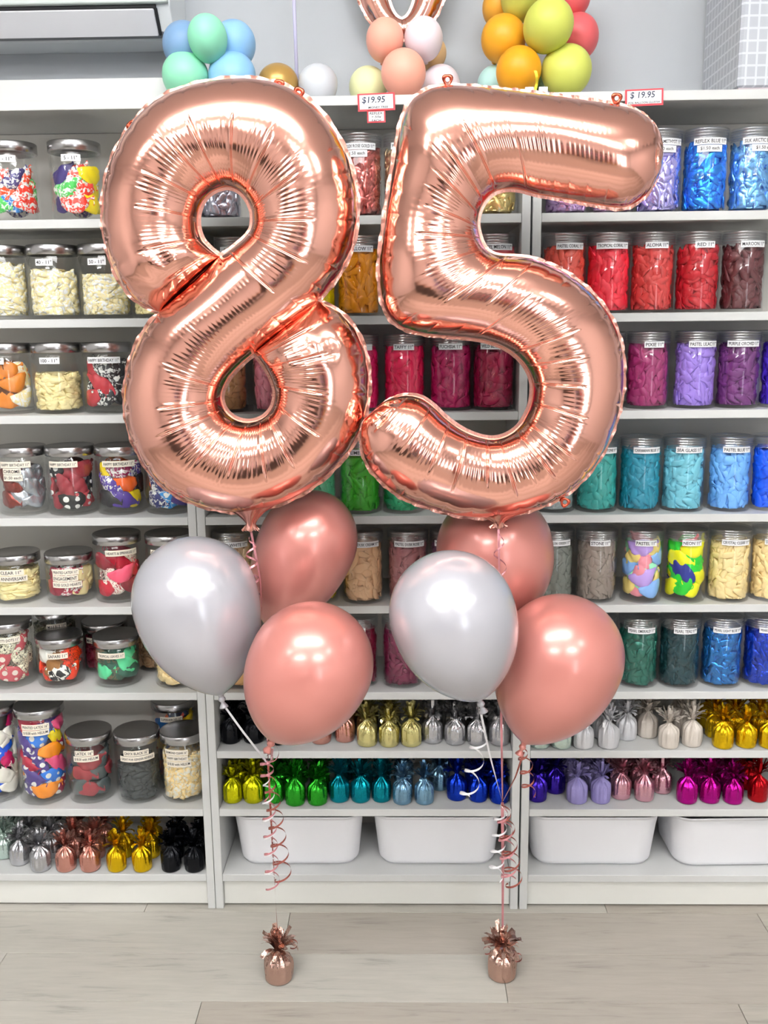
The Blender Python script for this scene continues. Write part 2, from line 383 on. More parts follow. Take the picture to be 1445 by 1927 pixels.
def pile_mesh(seed, R=.049, H=.150, N=190):
    rng = np.random.default_rng(seed); m = MB()
    n = 28; a = np.linspace(0, 2 * PI, n, endpoint=False); zs = np.linspace(.001, H - .012, 12)
    P = np.array([[((R - .011 + .002 * math.sin(5 * t + z * 90)) * math.cos(t), (R - .011 + .002 * math.sin(5 * t + z * 90)) * math.sin(t), z) for t in a] for z in zs])
    m.grid(P, cv=True); c = len(m.v); m.v.append((0, 0, H - .008)); base = c - n
    m.f += [(base + i, base + (i + 1) % n, c) for i in range(n)]
    for i in range(N):
        L = rng.uniform(.034, .062); Wd = rng.uniform(.014, .028)
        m.grid(pouch(R, 2 * PI * ((i * .7548777) % 1) + rng.uniform(-.2, .2), .010 + (H - .020) * ((i * .5698403) % 1), rng.uniform(-PI, PI), L, Wd, rng.uniform(0, .008), rng.uniform(.005, .008), rng, .0015, H), cv=True)
    for i in range(9):
        t = rng.uniform(0, 2 * PI); z = rng.uniform(.015, H - .012); ax = (math.cos(t + rng.uniform(-.6, .6)), math.sin(t + rng.uniform(-.6, .6)), rng.uniform(-.7, .7))
        m.torus(((R - .0075) * math.cos(t), (R - .0075) * math.sin(t), z), .0055, .0013, ax, 12, 5)
    for i in range(7):   # limp ones lying on top
        t = rng.uniform(0, 6.28); q = pouch(.04, 0, 0, 0, .06, .03, 0, .010, rng); q = q - q.reshape(-1, 3).mean(0)
        c_, s_ = math.cos(t), math.sin(t); r_ = rng.uniform(0, .02); t2 = rng.uniform(0, 6.28)
        X = q[..., 1] * c_ - q[..., 2] * s_ + r_ * math.cos(t2); Yq = q[..., 1] * s_ + q[..., 2] * c_ + r_ * math.sin(t2)
        rr = np.sqrt(X ** 2 + Yq ** 2); f = np.minimum(1, (R - .001) / np.maximum(rr, 1e-6))
        m.grid(np.stack([X * f, Yq * f, H - .006 + q[..., 0] * .6 + rng.uniform(-.003, .004)], -1), cv=True)
    return m.mesh('balloon_pile', latex('#888888'))
PILES = [pile_mesh(s) for s in (11, 12, 13, 14, 15)]
_pc = [0]
def pile(x, y, z, Rin, fill, m, label, group='limp balloons packed in single-colour jars'):
    _pc[0] += 1
    o = link('balloon_pile', PILES[_pc[0] % 5]); o.location = (x, y, z); o.scale = (Rin / .049, Rin / .049, fill / .150); o.rotation_euler = (0, 0, _pc[0] * 1.3)
    o.material_slots[0].link = 'OBJECT'; o.material_slots[0].material = m
    return tag(o, label, 'balloons', group, 'stuff')

PIECE = {}
def piece_mesh(i, R):
    k = (i, R)
    if k not in PIECE:
        rng = np.random.default_rng(100 + i); m = MB()
        phi = [0.1, -0.5, 0.7, -0.15, 1.1, -0.9, 0.35, 2.6][i]; L = .094 if abs(math.sin(phi)) < .6 else .074
        m.grid(pouch(R, 0, 0, phi, L, .043, 0, .014, rng, -.05, .05, 20, 16, 1.5), cv=True)
        e = L / 2 - .001; th = e * math.cos(phi) / R
        m.torus(((R - .008) * math.cos(th), (R - .008) * math.sin(th), e * math.sin(phi)), .0056, .0012, (-math.sin(th) * math.cos(phi), math.cos(th) * math.cos(phi), math.sin(phi)), 12, 5)
        PIECE[k] = m.mesh('limp_balloon', latex('#888888'))
    return PIECE[k]
N_PIECE = [0]
HIGH = ['topmost'] + [w + ' highest' for w in 'second third fourth fifth sixth seventh eighth ninth tenth eleventh twelfth thirteenth fourteenth fifteenth sixteenth'.split()]
def pieces(x, y, z, Rin, zb, fill, recipe, jarname, rows=None, seed=0):
    """recipe: list of (words, material) cycled through; every limp balloon is a thing of its own"""
    rnd = random.Random(seed); a0 = math.atan2(CAMY - y, CAMX - x)
    rows = rows or max(2, round(fill / .031))
    i = seed; made = {}
    for r in range(rows):
        zz = zb + .025 + (fill - .048) * (r / max(1, rows - 1))
        for a in ([-.95, -.05, .85, PI] if r % 2 == 0 else [-.5, .45, 1.5, PI + .8]):
            w_, m = recipe[i % len(recipe)]; i += 1
            o = link('limp_balloon', piece_mesh(rnd.choice([0, 3, 6]) if r in (0, rows - 1) else rnd.randrange(8), round(Rin - .0005 - .003 * (i % 3), 4)))
            o.location = (x, y, z + zz + rnd.uniform(-.002, .005)); o.rotation_euler = (0, 0, a0 + a + rnd.uniform(-.18, .18))
            o.material_slots[0].link = 'OBJECT'; o.material_slots[0].material = m
            made.setdefault(w_, []).append(o); N_PIECE[0] += 1
    for w_, os_ in made.items():
        os_.sort(key=lambda o: -o.location.z)
        for k, o in enumerate(os_):
            rank = 'only' if len(os_) == 1 else (HIGH[k] if k < len(os_) - 1 else 'lowest')
            tag(o, '%s %s limp balloon %s' % (rank, w_, jarname), 'balloon', '%s balloons %s' % (w_, jarname))
# ------------------------------------------------------------------ jar tables
WHERE = {1: 'left', 2: 'middle', 3: 'right'}
ORD = ['top', 'second', 'third', 'fourth', 'fifth', 'sixth', 'seventh']
Lt = latex
# clear screw-top jars: bay, shelf, x, y, colour words, material, lines (dx px, width px, text), label tail
ACR = [
 (2, 1, .079, .064, 'silver', Lt('#a6a6b2', 'metal'), [], "in the number eight's upper hole"),
 (2, 1, .410, .064, 'metallic rose gold', Lt('#b06a66', 'metal'), [(-3, 66, 'REFLEX ROSE GOLD 11"'), (-8, 42, '$1.50 each')], 'between the numbers eight and five'),
 (2, 1, .514, .064, 'metallic champagne', Lt('#b5a488', 'metal'), [(6, 66, 'REFLEX CHAMPAGNE 11"')], "behind the number five's upper left"),
 (2, 1, .724, .064, 'pale metallic gold', Lt('#cdbb82', 'metal'), [], "under the number five's bar"),
 (2, 2, .112, .064, 'clear', Lt('#d9cdb0', 'plain'), [(-2, 60, 'PRINTS 11"')], "below the silver in eight's upper hole"),
 (2, 2, .296, .064, 'bright yellow', Lt('#f2dc14'), [], 'a sliver beside the number eight'),
 (2, 2, .4015, .064, 'golden yellow', Lt('#f4a31c'), [(5, 50, 'YELLOW 11"')], 'labelled YELLOW'),
 (2, 2, .7250, .064, 'melon pink', Lt('#ec6f76'), [(3, 64, 'PASTEL MELON 11"')], 'labelled PASTEL MELON'),
 (2, 3, .074, .075, 'tan', Lt('#b98d60'), [], "left in the number eight's lower hole"),
 (2, 3, .190, .075, 'baby pink', Lt('#ee94a4'), [], "right in the number eight's lower hole"),
 (2, 3, .398, .075, 'hot pink', Lt('#ea2f78'), [(8, 40, '')], "beside the number eight's lower loop"),
 (2, 3, .5095, .075, 'strong pink', Lt('#e02c60'), [(-1, 40, 'TAFFY 11"')], 'labelled TAFFY'),
 (2, 3, .6215, .075, 'fuchsia', Lt('#a01c58'), [(0, 46, 'FUCHSIA 11"')], 'labelled FUCHSIA'),
 (2, 3, .7255, .075, 'dark berry pink', Lt('#921445'), [(0, 52, 'WILD BERRY 11"')], 'labelled WILD BERRY'),
 (2, 4, .074, .078, 'brown tan', Lt('#8a6d48'), [], "behind the number eight's bottom tip"),
 (2, 4, .287, .080, 'mint green', Lt('#6fc39a'), [], "behind the number eight's lower right"),
 (2, 4, .398, .0705, 'grass green', Lt('#3f9f2c'), [(-2, 40, 'LIME 11"')], 'labelled LIME'),
 (2, 4, .5035, .0705, 'sea green', Lt('#2f9468'), [], 'below the tail of the number five'),
 (2, 5, .074, .068, 'pearly beige', Lt('#d8c2a4', 'pearl'), [(0, 62, 'PEARL WHITE 11"')], 'labelled PEARL WHITE'),
 (2, 5, .288, .066, 'mustard yellow', Lt('#e8cf18'), [], 'under the rear rose gold balloon'),
 (2, 5, .402, .063, 'cream', Lt('#c9a684'), [(1, 68, 'PASTEL DUSK CREAM 11"')], 'labelled PASTEL DUSK CREAM'),
 (2, 5, .515, .064, 'dusky rose', Lt('#8e6062'), [(4, 64, 'PASTEL DUSK ROSE 11"')], 'labelled PASTEL DUSK ROSE'),
 (2, 5, .621, .064, 'dusky lavender', Lt('#705266'), [(0, 66, 'PASTEL DUSK LAVENDER 11"')], 'beside the jar labelled PASTEL DUSK ROSE'),
 (2, 6, .074, .072, 'light caramel', Lt('#c9a26a'), [], "behind the left white balloon's tip"),
 (2, 6, .180, .072, 'dark plum', Lt('#4a2a38', 'pearl'), [(-4, 60, '')], 'between white and rose gold balloons'),
 (2, 6, .386, .078, 'burgundy', Lt('#7d1f3c', 'pearl'), [(-8, 46, '')], 'right of a rose gold balloon'),
 (2, 6, .499, .074, 'wine red', Lt('#6d1f42', 'pearl'), [(10, 60, '')], 'left of the second white balloon'),
 (3, 1, .889, .064, 'pinkish lilac', Lt('#b899c2', 'metal'), [], "leftmost under the number five's bar"),
 (3, 1, .993, .064, 'pale pink', Lt('#d8b8d6', 'metal'), [], "under the number five's bar end"),
 (3, 1, 1.101, .064, 'light violet', Lt('#a8a2d2', 'metal'), [(12, 66, 'LIGHT AMETHYST 11"'), (8, 46, '$1.50 each')], "beside the number five's bar end"),
 (3, 1, 1.206, .064, 'bright metallic blue', Lt('#3a8ade', 'metal'), [(10, 62, 'REFLEX BLUE 11"'), (8, 45, '$1.50 each')], 'left of ARCTIC BLUE'),
 (3, 1, 1.312, .064, 'icy blue', Lt('#7db0e2', 'metal'), [(18, 70, 'SILK ARCTIC BLUE 11"'), (22, 46, '$1.50 each')], 'labelled ARCTIC BLUE'),
 (3, 2, .888, .064, 'light coral', Lt('#f56c5c'), [(12, 54, 'PASTEL CORAL 11"')], 'labelled PASTEL CORAL'),
 (3, 2, .992, .064, 'coral red', Lt('#e6364c'), [(8, 62, 'TROPICAL CORAL 11"')], 'labelled TROPICAL CORAL'),
 (3, 2, 1.0955, .064, 'brick red', Lt('#bb4442'), [(8, 43, 'ALOHA 11"')], 'labelled ALOHA'),
 (3, 2, 1.201, .064, 'deep red', Lt('#a9222f'), [(13, 37, 'RED 11"')], 'labelled RED'),
 (3, 2, 1.307, .064, 'dark maroon', Lt('#542a2e'), [(18, 47, 'MAROON 11"')], 'labelled MAROON'),
 (3, 3, .991, .075, 'rosy plum', Lt('#8c2a50'), [(18, 40, '')], "behind the number five's right curve"),
 (3, 3, 1.097, .075, 'magenta plum', Lt('#8a3060'), [(12, 38, 'PIXIE 11"')], 'two places left of the purple one'),
 (3, 3, 1.211, .075, 'lilac', Lt('#9078c2'), [(15, 56, 'PASTEL LILAC 11"')], 'labelled PASTEL LILAC'),
 (3, 3, 1.315, .075, 'dark purple', Lt('#622f66'), [(9, 62, 'PURPLE ORCHID 11"')], 'labelled PURPLE ORCHID'),
 (3, 3, 1.420, .075, 'blue violet', Lt('#4a30aa'), [], 'cut off beside PURPLE ORCHID'),
 (3, 4, .878, .072, 'pale grey', Lt('#9aa3a3'), [], "below the number five's right curve"),
 (3, 4, .983, .071, 'turquoise', Lt('#35948f'), [(12, 62, 'TURQUOISE STONE 11"')], 'labelled TURQUOISE STONE'),
 (3, 4, 1.0885, .071, 'teal blue', Lt('#24849a'), [(14, 55, 'CARIBBEAN BLUE 11"')], 'labelled CARIBBEAN BLUE'),
 (3, 4, 1.194, .071, 'soft sea blue', Lt('#74b4c4'), [(12, 53, 'SEA GLASS 11"')], 'labelled SEA GLASS'),
 (3, 4, 1.308, .071, 'sky blue', Lt('#78afe8'), [(13, 54, 'PASTEL BLUE 11"')], 'labelled PASTEL BLUE'),
 (3, 4, 1.413, .071, 'royal blue', Lt('#1f5fd0'), [], 'cut off beside PASTEL BLUE'),
 (3, 5, .880, .068, 'grey green', Lt('#727670'), [(6, 62, 'PASTEL DUSK GREEN 11"')], 'labelled DUSK GREEN'),
 (3, 5, .987, .064, 'stone grey', Lt('#857b73'), [(8, 40, 'STONE 11"')], 'labelled STONE'),
 (3, 5, 1.100, .061, 'mixed pastel', None, [(8, 42, 'PASTEL 11"')], 'labelled PASTEL only'),
 (3, 5, 1.2085, .061, 'mixed neon', None, [(12, 38, 'NEON 11"')], 'labelled NEON'),
 (3, 5, 1.317, .062, 'creamy clear', Lt('#e3cf9c'), [(13, 56, 'CRYSTAL CLEAR 11"')], 'labelled CRYSTAL CLEAR'),
 (3, 5, 1.424, .064, 'pale cream', Lt('#dfca98'), [(14, 58, 'DIAMOND CLEAR 11"')], 'cut off beside CRYSTAL CLEAR'),
 (3, 6, .995, .070, 'blackish teal', Lt('#28323a', 'pearl'), [], 'behind the front right rose gold balloon'),
 (3, 6, 1.102, .070, 'dark emerald', Lt('#1c5c50', 'pearl'), [(8, 57, 'PEARL EMERALD 11"')], 'labelled PEARL EMERALD'),
 (3, 6, 1.2065, .067, 'very dark teal', Lt('#16383f', 'pearl'), [(12, 47, 'PEARL TEAL 11"')], 'labelled PEARL TEAL'),
 (3, 6, 1.314, .070, 'shiny mid blue', Lt('#3474b0', 'metal'), [(12, 58, 'PEARL LIGHT BLUE 11"')], 'labelled PEARL LIGHT BLUE'),
 (3, 6, 1.421, .071, 'shiny navy blue', Lt('#2344a8', 'metal'), [(20, 60, 'PEARL SAPPHIRE BLUE 11"')], 'cut off beside PEARL LIGHT BLUE'),
]
CREAM = Lt('#e8dcb0', 'print', '#ffffff'); CREAMP = Lt('#e6d9a8')
# steel-lidded glass jars: shelf, x, y, R, H, fill, content, lines, label tail, sentence for the pieces
OR, YE, GR, PU, BL, RE = ('orange', Lt('#ee5a28', 'print')), ('yellow', Lt('#f4dc1c')), ('green', Lt('#4fb25a', 'print')), ('purple', Lt('#3a2f68')), ('blue', Lt('#2f78b8', 'print')), ('red', Lt('#d84638', 'print'))
PUP = ('white-printed purple', Lt('#413a6e', 'print'))
DOTP = ('white-dotted purple', Lt('#4a3a78', 'dots')); DOTO = ('white-dotted orange', Lt('#f0992c', 'dots')); DOTW = ('white-dotted wine', Lt('#8e2346', 'dots')); DOTB = ('white-dotted blue', Lt('#3a78c8', 'dots'))
GLS = [
 (1, -.412, .074, .06, .178, .105, [GR, BL, RE, PUP, OR, RE], [(-10, 36, '4 - 11"')], 'cut off at top left', 'in the top shelf jar at the left edge'),
 (1, -.261, .074, .06, .178, .112, [OR, PU, RE, YE, PUP, GR, RE, YE], [(-7, 34, '5 - 11"')], 'labelled five, left of the number eight', 'in the jar labelled five'),
 (2, -.456, .074, .06, .172, .125, CREAM, [], "at second shelf's left edge", None),
 (2, -.331, .074, .06, .172, .108, CREAM, [(-16, 32, '40 - 11"')], 'labelled forty', None),
 (2, -.207, .074, .06, .172, .095, CREAM, [(-14, 34, '50 - 11"')], 'labelled fifty', None),
 (2, -.083, .074, .06, .172, .060, CREAMP, [], "behind the number eight's waist", None),
 (3, -.468, .085, .06, .170, .115, [('cream', CREAM), ('caramel', Lt('#c8803c')), ('dark brown', Lt('#5a3a26')), ('caramel', Lt('#c8803c'))], [(-22, 36, '80 - 11"')], 'with brown and cream balloons at the left edge', 'in the third shelf jar at the left edge'),
 (3, -.344, .085, .06, .170, .090, CREAMP, [(-14, 38, '100 - 11"')], 'labelled one hundred', None),
 (3, -.219, .085, .06, .170, .118, [('red', Lt('#a8323e')), ('white-printed black', Lt('#26282c', 'print')), ('black', Lt('#232529')), ('white-printed black', Lt('#26282c', 'print'))], [(-8, 64, 'HAPPY BIRTHDAY 11"')], 'labelled HAPPY BIRTHDAY, of red and black balloons', 'in the third shelf jar labelled HAPPY BIRTHDAY'),
 (4, -.451, .082, .06, .170, .110, [('silver', Lt('#a4a8ae', 'metal')), ('copper brown', Lt('#8a4a44', 'metal')), ('silver', Lt('#a4a8ae', 'metal')), ('silver', Lt('#b0b4ba', 'metal'))], [(-14, 60, 'HAPPY BIRTHDAY 11"'), (-20, 36, 'CHROME'), (-19, 38, '$1.50 each')], 'labelled CHROME, of silver and copper balloons', 'in the jar labelled CHROME'),
 (4, -.328, .082, .06, .170, .120, [('wine', Lt('#8a3a42')), ('white-dotted black', Lt('#1c1d20', 'dots')), ('white-dotted rose', Lt('#a8484e', 'dots')), ('white-dotted black', Lt('#1c1d20', 'dots')), ('wine', Lt('#8a3a42'))], [(-16, 58, 'HAPPY BIRTHDAY 11"')], 'labelled HAPPY BIRTHDAY, of dotted black and wine balloons', 'in the jar beside CHROME'),
 (4, -.205, .084, .06, .170, .122, [('violet', Lt('#54408e')), YE, ('berry', Lt('#8e2a56', 'print')), ('violet printed', Lt('#54408e', 'print')), ('orange', Lt('#e8702a')), ('black', Lt('#222226'))], [(-3, 64, 'HAPPY BIRTHDAY 11"')], 'labelled HAPPY BIRTHDAY, of yellow, orange and violet balloons', 'in the fourth shelf jar with the yellow balloon'),
 (4, -.083, .086, .06, .170, .118, [('navy', Lt('#272c66', 'print')), ('bright blue', Lt('#2f86c0', 'print')), ('dark violet', Lt('#3c2f6a')), ('brown orange', Lt('#a85030'))], [], 'of navy and blue balloons, beside the left panel seam', 'in the fourth shelf jar against the side panel'),
 (5, -.487, .080, .06, .125, .078, CREAMP, [(-12, 50, 'CLEAR 11"'), (-8, 54, 'ANNIVERSARY')], 'labelled ANNIVERSARY', None),
 (5, -.350, .082, .06, .125, .082, [('cream', CREAMP), ('white-flecked wine', Lt('#9c2f48', 'print')), ('wine', Lt('#8e2a42')), ('white-flecked wine', Lt('#9c2f48', 'print'))], [(-10, 52, 'PRINTED LATEX 11"'), (-11, 50, 'ENGAGEMENT'), (-8, 58, 'ROSE GOLD HEARTS')], 'labelled ENGAGEMENT', 'in the jar labelled ENGAGEMENT'),
 (5, -.226, .086, .06, .172, .118, [('red', Lt('#a81c38')), ('speckled white', Lt('#ece4da', 'speck', '#c0505e')), ('rose pink', Lt('#e8607e')), ('red', Lt('#b01e3a')), ('speckled white', Lt('#ece4da', 'speck', '#c0505e')), ('dark red', Lt('#7c1a2c'))], [(8, 64, 'HEARTS & SPRINKLES 11"')], 'labelled HEARTS & SPRINKLES', 'in the jar labelled HEARTS & SPRINKLES'),
 (5, -.092, .086, .06, .172, .100, CREAMP, [(-20, 40, 'GOLD 11"')], 'behind the top of the left white balloon', None),
 (6, -.525, .082, .06, .173, .125, [('dusty rose', Lt('#b0545c', 'dots', '#ecdfd4')), ('speckled grey', Lt('#d4d0bc', 'speck', '#4a4840')), ('speckled grey', Lt('#d4d0bc', 'speck', '#4a4840'))], [(-8, 60, 'CONFETTI DOTS 11"')], 'labelled DOTS at the left edge', 'in the jar labelled DOTS'),
 (6, -.446, .196, .06, .172, .120, Lt('#4c4a3c', 'speck', '#a8a488'), [(4, 40, 'MARBLE 11"'), (4, 58, 'FASHION SUPER AGATE')], 'labelled MARBLE in the back row', None),
 (6, -.395, .088, .06, .129, .092, [('zebra-striped white', Lt('#f0efe8', 'stripe', '#26262a')), ('bright orange', Lt('#ea4c24')), ('white', Lt('#efeee8')), ('brown', Lt('#8a6238')), ('bright orange', Lt('#ea4c24', 'speck', '#5a2a18'))], [(-6, 40, 'SAFARI 11"')], 'labelled SAFARI', 'in the jar labelled SAFARI'),
 (6, -.310, .198, .06, .132, .085, Lt('#7a1436'), [(-18, 50, 'MAGENTA 11"')], 'of dark red balloons in the back row', None),
 (6, -.245, .088, .06, .129, .090, [('dark green', Lt('#2a5648')), ('mint green', Lt('#5cc492')), ('brown-leaved green', Lt('#2f5044', 'print', '#7a684c')), ('dark green', Lt('#2a5648')), ('brown-leaved green', Lt('#2f5044', 'print', '#7a684c'))], [(-14, 57, 'TROPICAL LEAVES 11"')], 'labelled TROPICAL LEAVES', 'in the jar labelled TROPICAL LEAVES'),
 (6, -.165, .202, .06, .132, .090, Lt('#a88868'), [], 'of fawn balloons in the back row', None),
 (6, -.086, .082, .06, .129, .075, Lt('#dcc79a'), [(-12, 54, 'CLEAR 11"'), (-6, 48, 'AGATE')], 'labelled AGATE, half behind the left white balloon', None),
 (7, -.592, .086, .0635, .262, .225, [('off white', Lt('#e6e2d8')), ('bright blue', Lt('#2360c8')), ('off white', Lt('#e6e2d8')), ('black', Lt('#1a1a1c')), ('hot pink', Lt('#c02a6a')), ('off white', Lt('#e6e2d8'))], [], 'tall one cut off by the left edge', 'in the tall jar at the left edge'),
 (7, -.4605, .079, .0635, .262, .222, [DOTP, DOTP, ('orange', Lt('#f0992c')), DOTW, ('bottle green', Lt('#24483a')), DOTP, DOTB, ('yellow', Lt('#f2dc20')), DOTO, ('wine red', Lt('#a01e3e')), DOTP, ('pink', Lt('#d05a80'))], [(-11, 56, 'PRINTED LATEX 16"'), (-11, 54, '$18.00 with HELIUM')], 'tall one of polka dot balloons', 'in the tall polka dot jar'),
 (7, -.335, .083, .06, .186, .125, [('dusty red', Lt('#8e3e44')), ('slate grey', Lt('#50585a')), ('dusty red', Lt('#8e3e44')), ('slate grey', Lt('#50585a')), ('slate grey', Lt('#4a5254'))], [(-12, 38, 'LATEX 16"'), (-9, 52, '$18.00 with HELIUM')], 'labelled LATEX, of grey and dusty red balloons', 'in the jar labelled LATEX'),
 (7, -.2065, .083, .06, .186, .098, Lt('#34383a'), [(-4, 52, 'ONYX BLACK 16"'), (-2, 74, 'GREAT FOR GENDER REVEALS!')], 'labelled ONYX BLACK', None),
 (7, -.0848, .087, .06, .186, .125, Lt('#dcc592', 'print', '#f6f0e0'), [(-16, 50, 'DIAMOND CLEAR 16"'), (-15, 46, 'HAPPY BIRTHDAY'), (-12, 52, '$18.00 with HELIUM')], 'of clear printed balloons against the side panel', None),
 (7, -.137, .206, .06, .226, .165, [('star blue', Lt('#1f5f9a')), ('red', Lt('#c03a28')), ('yellow', Lt('#e8c41c')), ('navy', Lt('#1e2a5a')), ('orange', Lt('#e0681e'))], [(-6, 48, 'SUPERHEROES 11"')], 'standing behind the clear printed ones', 'in the back row jar against the side panel'),
]
SIGN = ['$19.95', 'MONEY TREE', 'REFLEX', '+.50¢', 'EACH', '$ 19.95', 'FOIL BALLOON CLUSTER', '4']
prepare_text([t for r in ACR for (_, _, t) in r[6] if t] + [t for r in GLS for (_, _, t) in r[7] if t] + SIGN)
def shelf_z(i): return (SH + [.286])[i - 1]

for bay, row, x, y, words, m, lines, tail in ACR:
    z = shelf_z(row); R, H = .0512, .183
    ln = [(dx / 780, wd / 780, .1525 - .0160 * i, t) for i, (dx, wd, t) in enumerate(lines)]
    jar('a', x, y, z, R, H, 'clear jar of %s balloons, %s' % (words, tail), ln, 'clear screw-top jars of balloons')
    if m is not None:
        pile(x, y, z + .0064, .0480, .149, m, '%s limp balloons filling the jar %s' % (words, tail))
    elif words == 'mixed pastel':
        pieces(x, y, z + .001, .0480, .0080, .148, [('pastel pink', Lt('#f2a0ac')), ('pastel mint', Lt('#9adcb4')), ('pastel lilac', Lt('#b49ad6')), ('pastel yellow', Lt('#f0dc8c')), ('pastel pink', Lt('#f2a0ac')), ('pastel blue', Lt('#8cb4e6'))], 'in the jar labelled PASTEL', 5, 3)
    else:
        pieces(x, y, z + .001, .0480, .0080, .148, [('neon green', Lt('#22b838')), ('neon yellow', Lt('#f0ee1c')), ('dark blue', Lt('#23307e')), ('neon green', Lt('#22b838')), ('neon red', Lt('#ee2c3c')), ('neon yellow', Lt('#f0ee1c'))], 'in the jar labelled NEON', 5, 5)

for i, (row, x, y, R, H, fill, cont, lines, tail, ptail) in enumerate(GLS):
    z = shelf_z(row)
    ln = [(dx / 770, wd / 770, H - .0415 - .0162 * k, t) for k, (dx, wd, t) in enumerate(lines)]
    jar('g', x, y, z, R, H, '%sglass jar with steel lid %s' % ('tall ' if H > .2 and 'tall' not in tail else '', tail), ln, 'glass jars with steel lids')
    if isinstance(cont, list):
        pieces(x, y, z, R - .0042, .0120, fill, cont, ptail, max(3, round(fill / .036)), i)
    else:
        pile(x, y, z + .0095, R - .0046, fill, cont, 'limp balloons piled inside the glass jar ' + tail, 'limp balloons piled in glass jars')

# ================================================================== FOIL BALLOON WEIGHTS
def weight_body(seed, R=.0262, hz=.068):
    rng = np.random.default_rng(seed); n = 64; a = np.linspace(0, 2 * PI, n, endpoint=False)
    prof = [(0, 0), (.84, 0), (.95, .002), (.99, .006), (1.0, .014), (1.0, .024), (.99, .033), (.97, .040), (.90, .046), (.72, .0515), (.48, .056), (.28, .060), (.19, .064), (.17, .068), (.20, .073), (.10, .075)]
    ph = rng.uniform(0, 6.28, 5); P = []
    for q, z in prof:
        f = min(1, z / .03)
        pl = .035 * np.sign(np.sin(11 * a + ph[0])) * np.abs(np.sin(11 * a + ph[0] + 18 * z)) ** .7 + .03 * np.sin(7 * a + ph[1] - 30 * z) + .02 * np.sin(23 * a + ph[2])
        pl = pl * 1.35
        if z > .042: pl = pl * 1.6
        r = R * q * (1 + f * pl); P.append(np.stack([r * np.cos(a), r * np.sin(a), z * hz / .068 + 0 * a + (.0015 * np.sin(9 * a + ph[3]) if z > .02 else 0)], -1))
    return MB().grid(np.array(P), cv=True)
def strip_pts(rng, z0, Ln, w, out, seedang):
    n = 6; c, s = math.cos(seedang), math.sin(seedang); P = []; el = rng.uniform(.25, 1.35); curl = rng.uniform(-55, 10) * out; tw = rng.uniform(-1.2, 1.2); ra, za = .003, z0; e = el + .5
    for k in range(n):
        wv = Vector((-s, c, 0)) * math.cos(tw * k / n) + Vector((c * .6, s * .6, .6)) * math.sin(tw * k / n); wv = wv * w / 2
        p = Vector((ra * c, ra * s, za)); P.append([tuple(p - wv), tuple(p + wv)])
        ra += Ln / n * math.cos(e); za += Ln / n * math.sin(e); e += curl * Ln / n
    return np.array(P)
def tuft_mesh(seed, z0=.064, N=58, Ln=(.030, .058), w=.0074, reach=.036):
    rng = np.random.default_rng(seed); m = MB()
    for i in range(N):
        P = strip_pts(rng, z0, rng.uniform(*Ln), w, 1, i * 2.399 + rng.uniform(-.3, .3)); r = np.hypot(P[..., 0], P[..., 1])
        k = np.where(r > reach, reach / np.maximum(r, 1e-6), 1) ; P[..., 0] *= k; P[..., 1] *= k; P[..., 2] = np.minimum(P[..., 2], .1235 - .02 * rng.random())
        m.grid(P)
    return m
WB = [weight_body(s).mesh('weight_body', M['foil']) for s in (1, 2, 3)]
WT = [tuft_mesh(s).mesh('foil_fringe', M['foil'], fix=False) for s in (21, 22, 23, 24)]
WT_SLIM = tuft_mesh(25, reach=.0265).mesh('foil_fringe', M['foil'], fix=False)
def foil(c, rough=.26, metal=.88):
    return bump(mat('weight_foil', c, rough, metal), 160, 0.35, 0.003, 2)
WM = {'silver': foil('#c6c6ca'), 'iridescent': foil('#c9dcd4', .2, .8), 'rosegold': foil('#d69a8c'), 'gold': foil('#e6bd16'), 'black': foil('#101218', .25, .6), 'champagne': foil('#d8cf8e'),
      'lime': foil('#cbcb12'), 'green': foil('#2fa42a'), 'teal': foil('#0a8f9e'), 'lightblue': foil('#7fa9c6'), 'royal': foil('#1238b8'), 'pearl': foil('#d4d4d8', .4, .25), 'beige': foil('#cfc6bc', .5, .1),
      'violet': foil('#3a22a0'), 'lilac': foil('#8f86bc', .5, .1), 'pink': foil('#dba4b2'), 'magenta': foil('#b8128c'), 'red': foil('#b8121c')}
WW = {'rosegold': 'rose gold', 'iridescent': 'iridescent pale', 'lightblue': 'light blue', 'royal': 'royal blue', 'pearl': 'pearl white', 'beige': 'matte beige', 'lilac': 'matte lilac', 'pink': 'shiny pink'}
